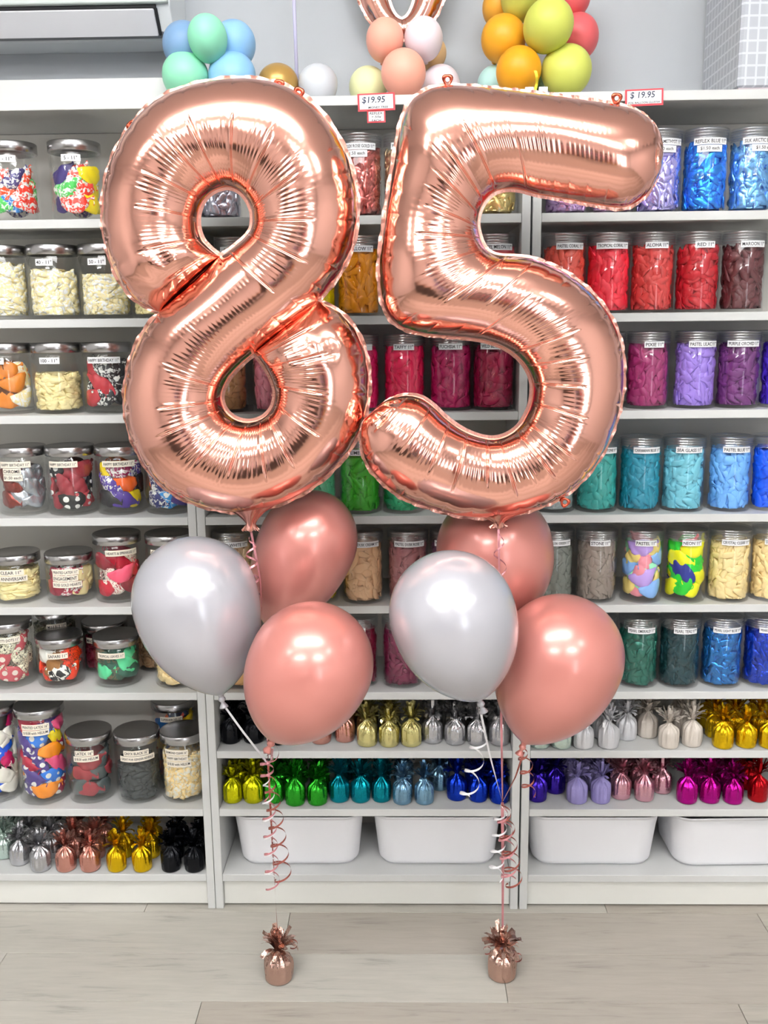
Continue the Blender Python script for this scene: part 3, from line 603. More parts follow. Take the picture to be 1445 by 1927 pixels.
WROWS = [
 (.099, 'on left bookcase bottom shelf', [('silver', -.47, .03), ('silver', -.538, .060), ('iridescent', -.594, .092), ('rosegold', -.402, .03), ('rosegold', -.337, .03), ('gold', -.266, .03), ('gold', -.197, .03), ('black', -.120, .03), ('black', -.0575, .03)]),
 (.448, 'on middle bookcase upper weight shelf', [('black', .049, .062), ('black', .108, .065), ('black', .171, .055), ('rosegold', .227, .081), ('rosegold', .285, .061), ('rosegold', .347, .071), ('champagne', .407, .045), ('champagne', .464, .042), ('champagne', .521, .045), ('silver', .577, .064), ('silver', .635, .054), ('silver', .692, .051), ('silver', .750, .051)]),
 (.286, 'on middle bookcase lower weight shelf', [('lime', .049, .051), ('lime', .104, .051), ('green', .159, .051), ('green', .216, .037), ('green', .274, .04), ('teal', .331, .056), ('teal', .387, .054), ('teal', .442, .056), ('lightblue', .497, .043), ('lightblue', .555, .043), ('lightblue', .598, .120), ('royal', .641, .065), ('royal', .697, .057), ('royal', .752, .048)]),
 (.448, 'on right bookcase upper weight shelf', [('iridescent', .852, .032), ('iridescent', .907, .03), ('pearl', .963, .03), ('pearl', 1.027, .03), ('pearl', 1.085, .081), ('beige', 1.143, .094), ('beige', 1.181, .03), ('beige', 1.243, .04), ('gold', 1.319, .03), ('gold', 1.379, .034), ('gold', 1.437, .03)]),
 (.286, 'on right bookcase lower weight shelf', [('violet', .852, .057), ('violet', .906, .102), ('lilac', .955, .048), ('lilac', 1.017, .048), ('pink', 1.074, .071), ('pink', 1.133, .06), ('pink', 1.190, .102), ('magenta', 1.241, .048), ('magenta', 1.301, .051), ('magenta', 1.360, .046), ('red', 1.428, .057)])]
nw = 0
LEFT = ['leftmost'] + [w + ' from left' for w in 'second third fourth fifth sixth seventh eighth ninth'.split()]
NUM = {1: 'one', 2: 'two', 3: 'three', 4: 'four'}
POS = {1: [''], 2: ['left of two', 'right of two'], 3: ['leftmost of three', 'middle of three', 'rightmost of three'], 4: ['leftmost of four', 'second of four', 'third of four', 'rightmost of four']}
def put_weight(c, x, y, z, label, group, slim=False):
    global nw
    t = empty('balloon_weight', (x, y, z + .0003), label, 'balloon weight', group, random.uniform(0, 6.28)); sc = random.uniform(.95, 1.02)
    t.scale = (sc, sc, random.uniform(.98, 1.08))
    for nm, me in (('weight_body', WB[nw % 3]), ('foil_fringe', WT_SLIM if slim or y > .2 else WT[(nw * 3) % 4])):
        o = link(nm, me, t); o.material_slots[0].link = 'OBJECT'; o.material_slots[0].material = WM[c]
    nw += 1
    return t
for z, where, lst in WROWS:
    cnt = {}
    for c, x, y in lst: cnt[c] = cnt.get(c, []) + [x]
    x_lo, x_hi = (.05, .75) if 'middle' in where else ((.853, 1.5) if 'on right' in where else (-.65, -.055))
    placed = [(x, y) for _, x, y in lst]
    for c, x, y in lst:
        xs = sorted(cnt[c]); k = xs.index(x); n = WW.get(c, c)
        pos = POS[len(xs)][k]
        put_weight(c, x, y, z, ('%s front %s foil weights %s' % (pos, n, where)) if pos else 'single front %s foil weight %s' % (n, where), 'foil balloon weights ' + where, x - x_lo < .02 or x_hi - x < .02)
    back = {}
    for c, x, y in lst:
        for dy in (.062, .122):
            xx = min(max(x + random.uniform(-.006, .006), x_lo), x_hi); yy = y + dy + random.uniform(-.004, .004)
            if yy > .228 or any((xx - a) ** 2 + (yy - b) ** 2 < .0545 ** 2 for a, b in placed): continue
            placed.append((xx, yy)); n = WW.get(c, c)
            back.setdefault(n, []).append(put_weight(c, xx, yy, z, None, '%s weights in the rows behind %s' % (n, where), xx - x_lo < .02 or x_hi - xx < .02))

    for n, os_ in back.items():
        os_.sort(key=lambda o: o.location.x)
        for k, o in enumerate(os_): o['label'] = '%s hidden behind %s foil weights %s' % ('only one' if len(os_) == 1 else (LEFT[k] if k < len(os_) - 1 else 'rightmost'), n, where)

# ================================================================== STORAGE BINS
def bin_mesh(w, d, h):
    def ring(wx, dy, z, r, n=8):
        P = []
        for cx, cy, a0 in ((wx / 2 - r, dy / 2 - r, 0), (-wx / 2 + r, dy / 2 - r, PI / 2), (-wx / 2 + r, -dy / 2 + r, PI), (wx / 2 - r, -dy / 2 + r, 1.5 * PI)):
            for k in range(n): a = a0 + PI / 2 * k / (n - 1); P.append((cx + r * math.cos(a), cy + r * math.sin(a), z))
        return P
    m = MB(); R = []
    R.append(ring(w * .83, d * .76, 0, .03))
    for t in (0, .25, .5, .75, 1):
        e = .016 * (1 - math.sin(t * PI / 2)); R.append(ring(w * .905 - 2 * e, d * .86 - 2 * e, .016 * (1 - math.cos(t * PI / 2)) + .0005, .050))
    R += [ring(w * (.905 + .07 * k / 6), d * (.86 + .10 * k / 6), .016 + (h - .028) * k / 6, .050) for k in range(1, 6)]
    R += [ring(w * .975, d * .96, h - .012, .045), ring(w * .977, d * .962, h - .006, .045), ring(w, d, h - .005, .05), ring(w, d, h - .001, .05), ring(w - .004, d - .004, h, .048), ring(w * .965, d * .95, h - .003, .044), ring(w * .78, d * .74, .020, .040)]
    P = np.array(R); m.grid(P, cv=True); n = P.shape[1]
    m.f.append(tuple(range(n))[::-1]); m.f.append(tuple((len(R) - 1) * n + i for i in range(n)))
    return m.mesh('storage_bin', M['plastic'])
for x, w_, d_, yc, rz, lb in [(.2195, .352, .235, .1435, 0, 'left white plastic storage bin under the middle bookcase weights'), (.589, .346, .235, .1445, 0, 'right white plastic storage bin under the middle bookcase weights'),
                              (1.0035, .352, .235, .1435, 0, 'left white plastic storage bin under the right bookcase weights'), (1.376, .352, .235, .1405, .03, 'white plastic storage bin cut off by the right edge')]:
    o = link('storage_bin', bin_mesh(w_, d_, .150)); o.location = (x, yc, .0993); o.rotation_euler = (0, 0, rz)
    tag(o, lb, 'bin', 'white storage bins on the bottom shelves')
# ================================================================== ON AND ABOVE THE BOOKCASES
def ellipsoid_balloon(name, rx, rz, m, parent, loc, tilt=(0, 0, 0), ry=None):
    """small air-filled latex balloon: egg that narrows to its knot"""
    P = []; n = 36
    a = np.linspace(0, 2 * PI, n, endpoint=False)
    for t in np.linspace(0, PI, 22):
        r = math.sin(t) * (1 - .07 * (1 - math.cos(t)) / 2 * 1.2); z = math.cos(t) if t < PI / 2 else math.cos(t) * 1.04
        P.append(np.stack([1.05 * rx * r * np.cos(a), 1.05 * (ry or rx) * r * np.sin(a), rz * z + 0 * a], -1))
    o = MB().grid(np.array(P), cv=True).obj(name, m, parent); o.location = loc; o.rotation_euler = tilt
    k = MB().lathe([(0, .004), (.004, .003), (.003, -.002), (.006, -.007), (.0045, -.008), (0, -.006)], 12).obj('knot', m, o); k.location = (0, 0, -rz * 1.04)
    return o
def matte(c): return mat('matte_latex', c, 0.42, 0, 0, 0.4)
def cluster(label, c, items):
    t = empty('balloon_cluster', c, label, 'balloon cluster', 'balloon centrepieces on top of the bookcases')
    for lb, col, x, y, z, rx, rz, tl in items:
        o = ellipsoid_balloon('balloon', rx, rz, matte(col), t, (x - c[0], y - c[1], z - c[2] + .005), (tl[0] + .75, tl[1], 0)); o['label'] = lb
    return t
cluster('mint and blue balloon cluster standing above the number eight', (.065, .06, TOPZ), [
    ('dusty blue balloon', '#7c9fc6', .0115, .068, 2.1425, .0490, .0532, (0, .2, 0)), ('upper mint balloon', '#93e0bd', .0751, .018, 2.1431, .0435, .0520, (0, 0, 0)), ('upper sky blue balloon', '#8fbfea', .1232, .085, 2.1490, .0490, .0515, (0, -.2, 0)),
    ('lower mint balloon', '#93dfba', .0137, .052, 2.0735, .0520, .0530, (0, .3, 0)), ('lower sky blue balloon', '#8fc3ee', .1200, .060, 2.0735, .0540, .0520, (0, -.3, 0))])
cluster('peach and pale pink balloon cluster under a rose gold foil ring', (.51, .12, TOPZ), [
    ('upper peach balloon', '#f7b09a', .4688, .12, 2.161, .0435, .0495, (0, .15, 0)), ('upper pale pink balloon', '#ecdfe8', .5589, .12, 2.1618, .0445, .0495, (0, -.15, 0)), ('pale yellow balloon', '#e6e8b4', .4268, .175, 2.072, .0455, .0475, (0, .3, 0)),
    ('front peach balloon', '#f6ae98', .5115, .075, 2.0770, .0511, .0550, (.3, 0, 0)), ('lower pale pink balloon', '#ecdfe6', .6013, .175, 2.072, .046, .0485, (0, -.3, 0)), ('tan balloon', '#e6c08c', .580, .215, 2.155, .036, .040, (0, 0, 0))])
cluster('orange, lime and coral balloon cluster above the number five', (.83, .12, TOPZ), [
    ('upper orange balloon', '#eca828', .7449, .13, 2.1623, .0518, .0535, (0, .4, 0)), ('top lime balloon', '#cdd266', .7863, .125, 2.258, .049, .064, (0, .2, 0)), ('front lime balloon', '#d0d662', .8364, .05, 2.1663, .0549, .062, (.3, .5, 0)),
    ('lower orange balloon', '#eaa420', .7735, .065, 2.0762, .0507, .0535, (0, .3, 0)), ('lower lime balloon', '#ced464', .885, .08, 2.0790, .0572, .0555, (0, -.5, 0)), ('coral red balloon', '#e06468', .9243, .165, 2.1745, .0475, .0525, (0, -.4, 0)),
    ('top coral red balloon', '#e06468', .9088, .175, 2.262, .043, .046, (0, -.2, 0)), ('rear orange balloon', '#e8a83c', .738, .19, 2.246, .038, .045, (0, 0, 0)), ('pale aqua balloon', '#b4dcd8', .728, .175, 2.070, .040, .0470, (0, 0, 0)), ('rear green balloon', '#7a9a5a', .815, .19, 2.080, .036, .045, (0, 0, 0))])
g = ellipsoid_balloon('balloon', .047, .047, mat('gold_latex', '#bb9450', .3, .35), None, (.2199, .10, TOPZ + .0475)); tag(g, 'small shiny gold balloon lying on the bookcase behind the number eight', 'balloon')
g = ellipsoid_balloon('balloon', .0457, .0457, mat('white_latex', '#cdd0d6', .35), None, (.3126, .10, TOPZ + .0465)); tag(g, 'small white balloon lying beside the gold one on the bookcase', 'balloon')
# slim stick standing on the bookcase
p = MB().lathe([(0, 0), (.0042, 0), (.0042, .55), (0, .55)], 14).obj('balloon_stick', M['pole'], None); p.location = (.2585, .16, TOPZ); p.rotation_euler = (0, -.012, 0)
tag(p, 'thin pale lavender balloon stick standing upright on the bookcase', 'stick')
# gold-green ribbon tail hanging over the bookcase edge
P = np.array([[(.803 + .004 * math.sin(k * .5) + dx, -.003 - .001 * math.sin(k), 2.065 - .0065 * k) for dx in (-.003, .003)] for k in range(11)])
tag(MB().grid(P).obj('ribbon_tail', M['gold_ribbon'], None, fix=False), 'gold green ribbon tail hanging between two white edge clips', 'ribbon')
for x in (.7905, .8211):
    tag(MB().box(x - .0098, x + .0098, -.0068, -.0012, TOPZ - .008, TOPZ + .0105).box(x - .0090, x + .0090, -.0030, .012, TOPZ + .0018, TOPZ + .0090).obj('edge_clip', M['plastic'], None, smooth=False, bevel=.0008),
        ('left' if x < .8 else 'right') + ' small white clip on the bookcase top edge above the number five', 'clip', 'white edge clips')
# price cards
def card(loc, w, h, rz, lines, label, bw=.0042):
    t = empty('price_card', loc, label, 'sign', 'handwritten price cards on the bookcase edge'); t.rotation_euler = (0, rz, 0)
    MB().box(-w / 2, w / 2, -.0006, .0006, -h / 2, h / 2).obj('card_border', M['red_card'], t, smooth=False)
    MB().box(-w / 2 + bw, w / 2 - bw, -.0010, -.0004, -h / 2 + bw, h / 2 - bw * .8).obj('card_face', M['paper'], t, smooth=False)
    for s, x, z, hh, ww in lines:
        V, F = _txt[s]; sz = hh / np.ptp(V[:, 1]); sx = ww / np.ptp(V[:, 0])
        link('lettering', mesh('lettering', np.stack([x + V[:, 0] * sx + V[:, 1] * sz * .12, np.full(len(V), -.0014), z + V[:, 1] * sz], 1), F, M['ink_blue'] if hh > .008 else M['ink'], False), t)
card((.4506, -.0042, 2.0047), .0832, .0372, -.03, [('$19.95', -.006, .004, .0155, .051), ('MONEY TREE', .004, -.0112, .0042, .044)], 'red-bordered card reading $19.95 MONEY TREE on the middle bookcase edge')
card((.4502, -.0042, 1.9742), .0410, .0262, -.02, [('REFLEX', 0, .0068, .0055, .029), ('+.50¢', 0, -.0012, .0055, .022), ('EACH', 0, -.0085, .0048, .020)], 'small red-bordered card reading REFLEX +.50¢ EACH below another card', .0034)
card((1.0446, -.0042, 2.0055), .0840, .0352, -.03, [('$ 19.95', -.004, .0045, .0155, .054), ('FOIL BALLOON CLUSTER', .0, -.0106, .0040, .070)], 'red-bordered card reading $ 19.95 FOIL BALLOON CLUSTER on the right bookcase edge')
card((.7510, -.0042, 2.0060), .056, .030, -.03, [('4', .01, .004, .008, .006)], 'red-bordered card mostly hidden behind the bar of the number five')

# air conditioner on the wall, upper left
M['dark_strip'] = mat('outlet_grey', '#77787f', .6); M['ac_panel'] = mat('ac_panel', '#c3ccca', .35)
ac = empty('air_conditioner', (-.435, Y1, 2.194), 'white wall-mounted air conditioner above the left bookcase', 'air conditioner')
def ac_prof(x, pts, m, name, x2):
    V = [(x, a, b) for a, b in pts] + [(x2, a, b) for a, b in pts]; n = len(pts)
    F = [tuple(range(n))[::-1], tuple(range(n, 2 * n))] + [(i, (i + 1) % n, n + (i + 1) % n, n + i) for i in range(n)]
    return MB().add(V, F).obj(name, m, ac, smooth=False, bevel=.002)
ac_prof(-.42, [(-.001, 0), (-.095, 0), (-.103, .008), (-.136, .008), (-.172, .054), (-.176, .20), (-.14, .275), (-.001, .285)], M['ac'], 'housing', .406)
ac_prof(-.415, [(-.104, .0020), (-.136, .0050), (-.136, .012), (-.104, .012)], M['dark_strip'], 'outlet_gap', .380)
ac_prof(-.405, [(-.1355, -.002), (-.1750, .0470), (-.172, .053), (-.1325, .004)], M['ac_grey'], 'louvre', .368)
ac_prof(-.410, [(-.168, .046), (-.1755, .0485), (-.1775, .0565), (-.170, .060)], M['black_gap'], 'gap', .374)
ac_prof(.369, [(-.1355, -.001), (-.1745, .048), (-.172, .053), (-.1325, .004)], M['black_gap'], 'end_gap', .376)
ac_prof(-.418, [(-.1745, .0565), (-.188, .058), (-.188, .20), (-.175, .20)], M['ac_panel'], 'front_panel', .404)
tag(box('trim_2', M['wall'], None, -.069, -.066, Y1 - .004, Y1 - .0003, 2.03, ZC - .01, 0), kind='structure')
b = tag(box('shelf_board', M['melamine'], None, -.795, -.036, .100, .118, TOPZ + .0003, TOPZ + .0680, .001), 'loose white shelf board standing on edge on the left bookcase', 'board')
# woven storage box, upper right
def woven():
    m, n, l, b = new_mat('woven_fabric')
    tc = nd(n, 'ShaderNodeTexCoord'); sx = nd(n, 'ShaderNodeSeparateXYZ'); l.new(tc.outputs['Object'], sx.inputs[0])
    sm = nd(n, 'ShaderNodeMath', operation='ADD'); l.new(sx.outputs['X'], sm.inputs[0]); l.new(sx.outputs['Y'], sm.inputs[1])
    cb = nd(n, 'ShaderNodeCombineXYZ'); l.new(sm.outputs[0], cb.inputs['X']); l.new(sx.outputs['Z'], cb.inputs['Y'])
    br = nd(n, 'ShaderNodeTexBrick'); br.offset = 0; br.inputs['Scale'].default_value = 1; br.inputs['Brick Width'].default_value = .0225; br.inputs['Row Height'].default_value = .0255; br.inputs['Mortar Size'].default_value = .0026; br.inputs['Mortar Smooth'].default_value = .3
    br.inputs['Color1'].default_value = lin('#bcc0c8'); br.inputs['Color2'].default_value = lin('#c2c5cc'); br.inputs['Mortar'].default_value = lin('#dadde2'); l.new(cb.outputs[0], br.inputs['Vector'])
    ck = nd(n, 'ShaderNodeTexChecker'); ck.inputs['Scale'].default_value = 620; ck.inputs['Color1'].default_value = (1, 1, 1, 1); ck.inputs['Color2'].default_value = (.74, .76, .8, 1); l.new(cb.outputs[0], ck.inputs['Vector'])
    mx = nd(n, 'ShaderNodeMix', data_type='RGBA', blend_type='MULTIPLY'); mx.inputs['Factor'].default_value = .8; l.new(br.outputs['Color'], mx.inputs['A']); l.new(ck.outputs['Color'], mx.inputs['B']); l.new(mx.outputs['Result'], b.inputs['Base Color'])
    b.inputs['Roughness'].default_value = .85
    return m
wb = empty('fabric_box', (1.43, .142, TOPZ + .0004), 'white woven fabric storage box at the end of the bookcase top', 'box')
box('box_body', woven(), wb, -.176, .176, -.132, .138, .004, .30, .006)
box('box_base', mat('box_base_trim', '#b9aeb4', .7), wb, -.176, .176, -.134, .138, 0, .0045, .001)

# ================================================================== NUMBER BALLOONS
def smooth1(x, k):
    if k < 2: return x
    w_ = np.hanning(k + 2)[1:-1]; w_ /= w_.sum(); h = k // 2
    if x.ndim == 1: x = x[:, None]; one = True
    else: one = False
    xp = np.concatenate([2 * x[:1] - x[1:h + 1][::-1], x, 2 * x[-1:] - x[-h - 1:-1][::-1]])
    y = np.stack([np.convolve(xp[:, i], w_, 'valid')[:len(x)] for i in range(x.shape[1])], 1)
    return y[:, 0] if one else y
def catmull(P, u):
    """P control points at integer parameters, u array"""
    n = len(P); i = np.clip(np.floor(u).astype(int), 0, n - 2); t = (u - i)[:, None]
    p0 = P[np.maximum(i - 1, 0)]; p1 = P[i]; p2 = P[i + 1]; p3 = P[np.minimum(i + 2, n - 1)]
    return .5 * (2 * p1 + (p2 - p0) * t + (2 * p0 - 5 * p1 + 4 * p2 - p3) * t ** 2 + (3 * p1 - p0 - 3 * p2 + p3) * t ** 3)
def big_grid(name, P, m, parent, cv=True, smooth=True):
    n, k = P.shape[:2]; me = bpy.data.meshes.new(name)
    i, j = np.meshgrid(np.arange(n - 1), np.arange(k if cv else k - 1), indexing='ij'); j2 = (j + 1) % k
    F = np.stack([i * k + j, i * k + j2, (i + 1) * k + j2, (i + 1) * k + j], -1).reshape(-1, 4).astype(np.int32)
    me.vertices.add(n * k); me.vertices.foreach_set('co', P.reshape(-1).astype(np.float32))
    me.loops.add(F.size); me.loops.foreach_set('vertex_index', F.reshape(-1)); me.polygons.add(len(F)); me.polygons.foreach_set('loop_start', np.arange(0, F.size, 4, dtype=np.int32))
    me.update(calc_edges=True); me.validate(); me.polygons.foreach_set('use_smooth', [smooth] * len(me.polygons)); me.materials.append(m)
    return link(name, me, parent)

def foil_tube(parent, rungs, N, depth, cap, seed, org, rib=1.0, closed=False, M_=80):
    """inflated foil letter swept along pairs of seam points (x, z); org is the parent's place"""
    rng = np.random.default_rng(seed); R_ = np.array(rungs); n = len(R_)
    u = np.linspace(0, n - 1, 6000); A = catmull(R_[:, :2], u); B = catmull(R_[:, 2:], u)
    C = (A + B) / 2; d = np.r_[0, np.cumsum(.5 * (np.hypot(*np.diff(A, axis=0).T) + np.hypot(*np.diff(B, axis=0).T)))]
    s = np.linspace(0, d[-1], N); ui = np.interp(s, d, u)
    A = smooth1(catmull(R_[:, :2], ui), 31); B = smooth1(catmull(R_[:, 2:], ui), 31)
    ds = s[1] - s[0]; C = (A + B) / 2; h = (B - A) / 2; hl = np.hypot(*h.T)
    sa = smooth1(np.hypot(*np.gradient(A, axis=0).T) / ds, 41); sb = smooth1(np.hypot(*np.gradient(B, axis=0).T) / ds, 41)
    inA = np.clip((sb - sa) / (sa + sb) * 2.2, 0, 1); inB = np.clip((sa - sb) / (sa + sb) * 2.2, 0, 1)
    T = smooth1(np.minimum(hl, np.median(hl) * 1.12), 121) * depth
    if not closed:
        e = np.minimum(s, s[-1] - s) / cap; T = T * np.sqrt(np.clip(1 - (1 - np.minimum(e, 1)) ** 2, 0, 1))
    th = np.linspace(0, 2 * PI, M_, endpoint=False); x = -np.cos(th)[None, :]; front = np.where(np.sin(th) >= 0, 1, -1)[None, :]
    prof = (1 - np.abs(x) ** 2.15) ** .56
    tA = (1 + x) / 2; tB = (1 - x) / 2; S_ = s[:, None]
    # slow dents of the film
    D = np.zeros((N, M_))
    for _ in range(7):
        D += .0011 * np.sin(S_ * rng.uniform(6, 26) + rng.uniform(0, 6.28) + x * rng.uniform(-3, 3))
    # star-shaped tension folds where the closed ends gather
    if not closed:
        for e_, off in ((s, .3), (s[-1] - s, 1.7)):
            g_ = np.exp(-((e_ - cap * .95) / (cap * .45)) ** 2)[:, None]
            D += .0034 * g_ * np.sin(x * 7.5 + off) * np.sin((e_ * 55)[:, None] + 3 * x + off) + .0016 * g_ * np.sin(x * 17 + off + 2)
            D -= .0050 * np.exp(-((e_ - cap * 1.2) / .005) ** 2)[:, None] * (.5 + .5 * np.sin(x * 5 + off))
    # fine ribs and long creases radiating from the inner seams
    per = .0092; ps = 2 * PI * s / per + 1.6 * np.sin(s * 31 + seed) + 1.1 * np.sin(s * 57)
    wave = np.sin(ps)[:, None]; wave = np.sign(wave) * np.abs(wave) ** .8
    amp = (.55 + .45 * np.sin(s * 23 + 1) * np.sin(s * 41 + 2))[:, None]
    rag = (.58 + .05 * np.sin(s * 90) + .05 * np.sin(s * 211 + 1))[:, None]
    def step(v, a, b): q = np.clip((v - a) / (b - a), 0, 1); return q * q * (3 - 2 * q)
    for wgt, t in ((inA, tA), (inB, tB)):
        win = (.45 * step(t, .01, .06) * (1 - step(t, .16, .24)) + step(t, .22, .34)) * (1 - step(t, rag - .10, rag))
        D += rib * .00050 * np.clip(wgt, .06, 1)[:, None] ** .8 * win * wave * amp
        pos = rng.uniform(0, .05)
        while pos < s[-1]:
            k = int(pos / ds); wv = wgt[min(k, N - 1)]
            if wv > .22:
                q = (s - pos)[:, None]; ln = rng.uniform(.50, .74)
                D += rib * (-.0042 * np.exp(-(q / .0022) ** 2) + .0014 * np.exp(-(q / .0075) ** 2)) * step(t, .0, .06) * (1 - step(t, ln - .12, ln)) * min(1, wv * 1.5)
            pos += rng.uniform(.055, .10) / max(.45, min(1.2, wv * 1.6 + .2))
    # puckers along the outer seams
    pk = np.abs(np.sin(PI * s / .034 + 1.2 * np.sin(s * 19)))[:, None] ** .5
    for wgt, t in ((inA, tA), (inB, tB)):
        D += (-.0042 * (1 - pk) * (1 - step(t, .03, .20)) * step(t, 0, .012)) * (1 - np.clip(wgt * 2, 0, 1))[:, None]
    dep = np.maximum(T[:, None] * prof + D * np.minimum(prof * 2.2, 1) * np.minimum(T / .02, 1)[:, None], 0) * front
    X = C[:, None, 0] + h[:, None, 0] * x; Z = C[:, None, 1] + h[:, None, 1] * x
    big_grid('foil_body', np.stack([X - org[0], -dep, Z - org[2]], -1), M['foil'], parent)
    # flat welded seam along both edges
    for E, sg, in_ in ((A, -1, inA), (B, 1, inB)):
        nrm = h / np.maximum(hl, 1e-6)[:, None] * sg; f = np.linspace(-.25, 1, 5)[None, :]
        q = (1 - np.clip(in_ * 2.5, 0, 1)); wd = (.0062 + (.0009 * np.sin(PI * 2 * s / .034) + .0005 * np.sin(s * 400)) * q)[:, None]
        yj = ((.0012 * np.sin(2 * PI * s / .034 + seed) + .0006 * np.sin(s * 430)) * q + .0006)[:, None] * np.clip(f, 0, 1)
        keep = slice(0, N, 2)
        Q = np.stack([E[:, None, 0] + nrm[:, None, 0] * wd * f - org[0], yj, E[:, None, 1] + nrm[:, None, 1] * wd * f - org[2]], -1)[keep]
        big_grid('seam', Q, M['foil_seam'], parent, cv=False)
def hang_tab(parent, x, z, org, ang, m=None):
    b = MB(); n = 20; P = []
    for k in range(n):
        a = 2 * PI * k / n; c, s_ = math.cos(a), math.sin(a); ro = 1 + .12 * math.sin(3 * a)
        P.append([(.0042 * c, -.0008, .0042 * s_), (.0105 * c * ro, -.0012 + .002 * s_, .0105 * s_ * ro), (.0105 * c * ro, .0008 + .002 * s_, .0105 * s_ * ro), (.0042 * c, .0008, .0042 * s_)])
    b.grid(np.array(P), True, True); b.box(-.0075, .0075, -.0006, .0006, -.020, -.008)
    o = b.obj('hang_tab', m or M['foil_red'], parent); o.location = (x - org[0], 0, z - org[2]); o.rotation_euler = (.25, ang, 0)
def neck(parent, xl, zl, xr, zr, xt, zt, org):
    P = []; n = 40; a = np.linspace(0, 2 * PI, n, endpoint=False)
    for k in range(14):
        t = k / 13; e = t ** .75; cx = (xl + xr) / 2 * (1 - t) + xt * t; cz = ((zl + zr) / 2 + .012) * (1 - t) + (zt + .006) * t
        wx = (xr - xl) / 2 * (1 - t) ** 2.2 + .0065; wy = .024 * (1 - t) ** 1.6 + .004
        if k > 10: wx += .004 * (k - 10)
        pl = 1 + .10 * np.sin(9 * a + t * 5) + .06 * np.sin(15 * a)
        P.append(np.stack([cx - org[0] + wx * np.cos(a) * pl, wy * np.sin(a) * pl, cz - org[2] + .003 * np.sin(5 * a) + 0 * a], -1))
    MB().grid(np.array(P), cv=True).obj('neck', M['foil_seam'], parent)
NUMY = -.27
EIGHT= [(0.0057,1.5485,0.1358,1.6582),(-0.035,1.5671,0.1253,1.6666),(-0.0718,1.61,0.1129,1.6783),(-0.0911,1.665,0.1006,1.694),(-0.099,1.7255,0.0942,1.718),(-0.0922,1.7923,0.0965,1.7437),(-0.0674,1.8578,0.1085,1.7682),(-0.0207,1.9222,0.1264,1.7833),(0.04,1.9658,0.1438,1.7902),(0.1201,1.9891,0.1589,1.792),(0.2073,1.9946,0.1768,1.7857),(0.2873,1.9768,0.1902,1.7733),(0.349,1.9297,0.1993,1.7578),(0.3928,1.8615,0.2041,1.7434),(0.4129,1.7958,0.2047,1.7321),(0.4163,1.7397,0.2044,1.7228),(0.4078,1.683,0.203,1.7145),(0.3853,1.6312,0.1983,1.7053),(0.3574,1.5946,0.1893,1.695),(0.3318,1.5663,0.1737,1.6827),(0.3016,1.54,0.1558,1.6694),(0.2679,1.5124,0.1335,1.6561),(0.2341,1.488,0.0973,1.625),(0.2024,1.4655,0.0608,1.5948),(0.1774,1.4462,0.0288,1.5685),(0.1578,1.4278,0.0033,1.5453),(0.1438,1.4126,-0.0274,1.5112),(0.1343,1.3972,-0.0545,1.4659),(0.1281,1.383,-0.0712,1.4135),(0.1264,1.3697,-0.0781,1.3582),(0.1301,1.353,-0.068,1.2875),(0.1406,1.3373,-0.0358,1.2191),(0.1581,1.326,0.0181,1.1658),(0.1781,1.3214,0.0966,1.1352),(0.1961,1.3235,0.1672,1.1289),(0.2132,1.3311,0.2511,1.1481),(0.2282,1.3455,0.3295,1.1935),(0.2366,1.3643,0.3894,1.2556),(0.2384,1.3853,0.423,1.3227),(0.2335,1.4051,0.435,1.389),(0.2253,1.4239,0.4314,1.4492),(0.2159,1.4393,0.4125,1.5034),(0.2064,1.4535,0.3782,1.5445),(0.1968,1.4634,0.3318,1.5674)]
FIVE= [(1.0143,1.8429,1.0146,1.836),(1.009,1.8694,1.0117,1.8105),(0.9924,1.8949,0.9996,1.781),(0.9681,1.9136,0.9779,1.7553),(0.9339,1.9267,0.9411,1.7388),(0.8703,1.9372,0.8868,1.7455),(0.7954,1.948,0.8239,1.7573),(0.7268,1.9567,0.7717,1.766),(0.6705,1.9633,0.735,1.7755),(0.6244,1.9678,0.709,1.7768),(0.5835,1.9684,0.6902,1.7721),(0.5476,1.9584,0.6768,1.7622),(0.5198,1.9376,0.6665,1.7493),(0.5062,1.9057,0.6603,1.7363),(0.4965,1.8648,0.6573,1.7233),(0.4878,1.8156,0.6563,1.7132),(0.4779,1.7608,0.6575,1.701),(0.4677,1.6952,0.6619,1.6837),(0.4596,1.6338,0.6683,1.6703),(0.4622,1.582,0.6758,1.6611),(0.4704,1.5484,0.6864,1.6548),(0.4874,1.523,0.7002,1.6516),(0.5142,1.5069,0.7171,1.6503),(0.5496,1.4981,0.7372,1.6491),(0.5895,1.4934,0.7636,1.6447),(0.6293,1.4898,0.7977,1.633),(0.668,1.4841,0.8437,1.6088),(0.7026,1.4732,0.8904,1.571),(0.7308,1.4569,0.926,1.5247),(0.7516,1.4365,0.9471,1.4739),(0.765,1.4138,0.9543,1.4238),(0.7708,1.3901,0.9532,1.3701),(0.7682,1.3587,0.9393,1.3071),(0.7589,1.3337,0.911,1.2411),(0.743,1.3087,0.8612,1.1801),(0.7181,1.2913,0.7958,1.1421),(0.6886,1.2849,0.7072,1.12),(0.6557,1.2918,0.6292,1.1216),(0.6227,1.3075,0.56,1.1403),(0.593,1.3297,0.5032,1.1622),(0.5679,1.3539,0.4568,1.1998),(0.5406,1.3716,0.4274,1.2393),(0.5079,1.3762,0.4181,1.2838),(0.4729,1.3668,0.422,1.3202),(0.4476,1.3474,0.4365,1.3365)]
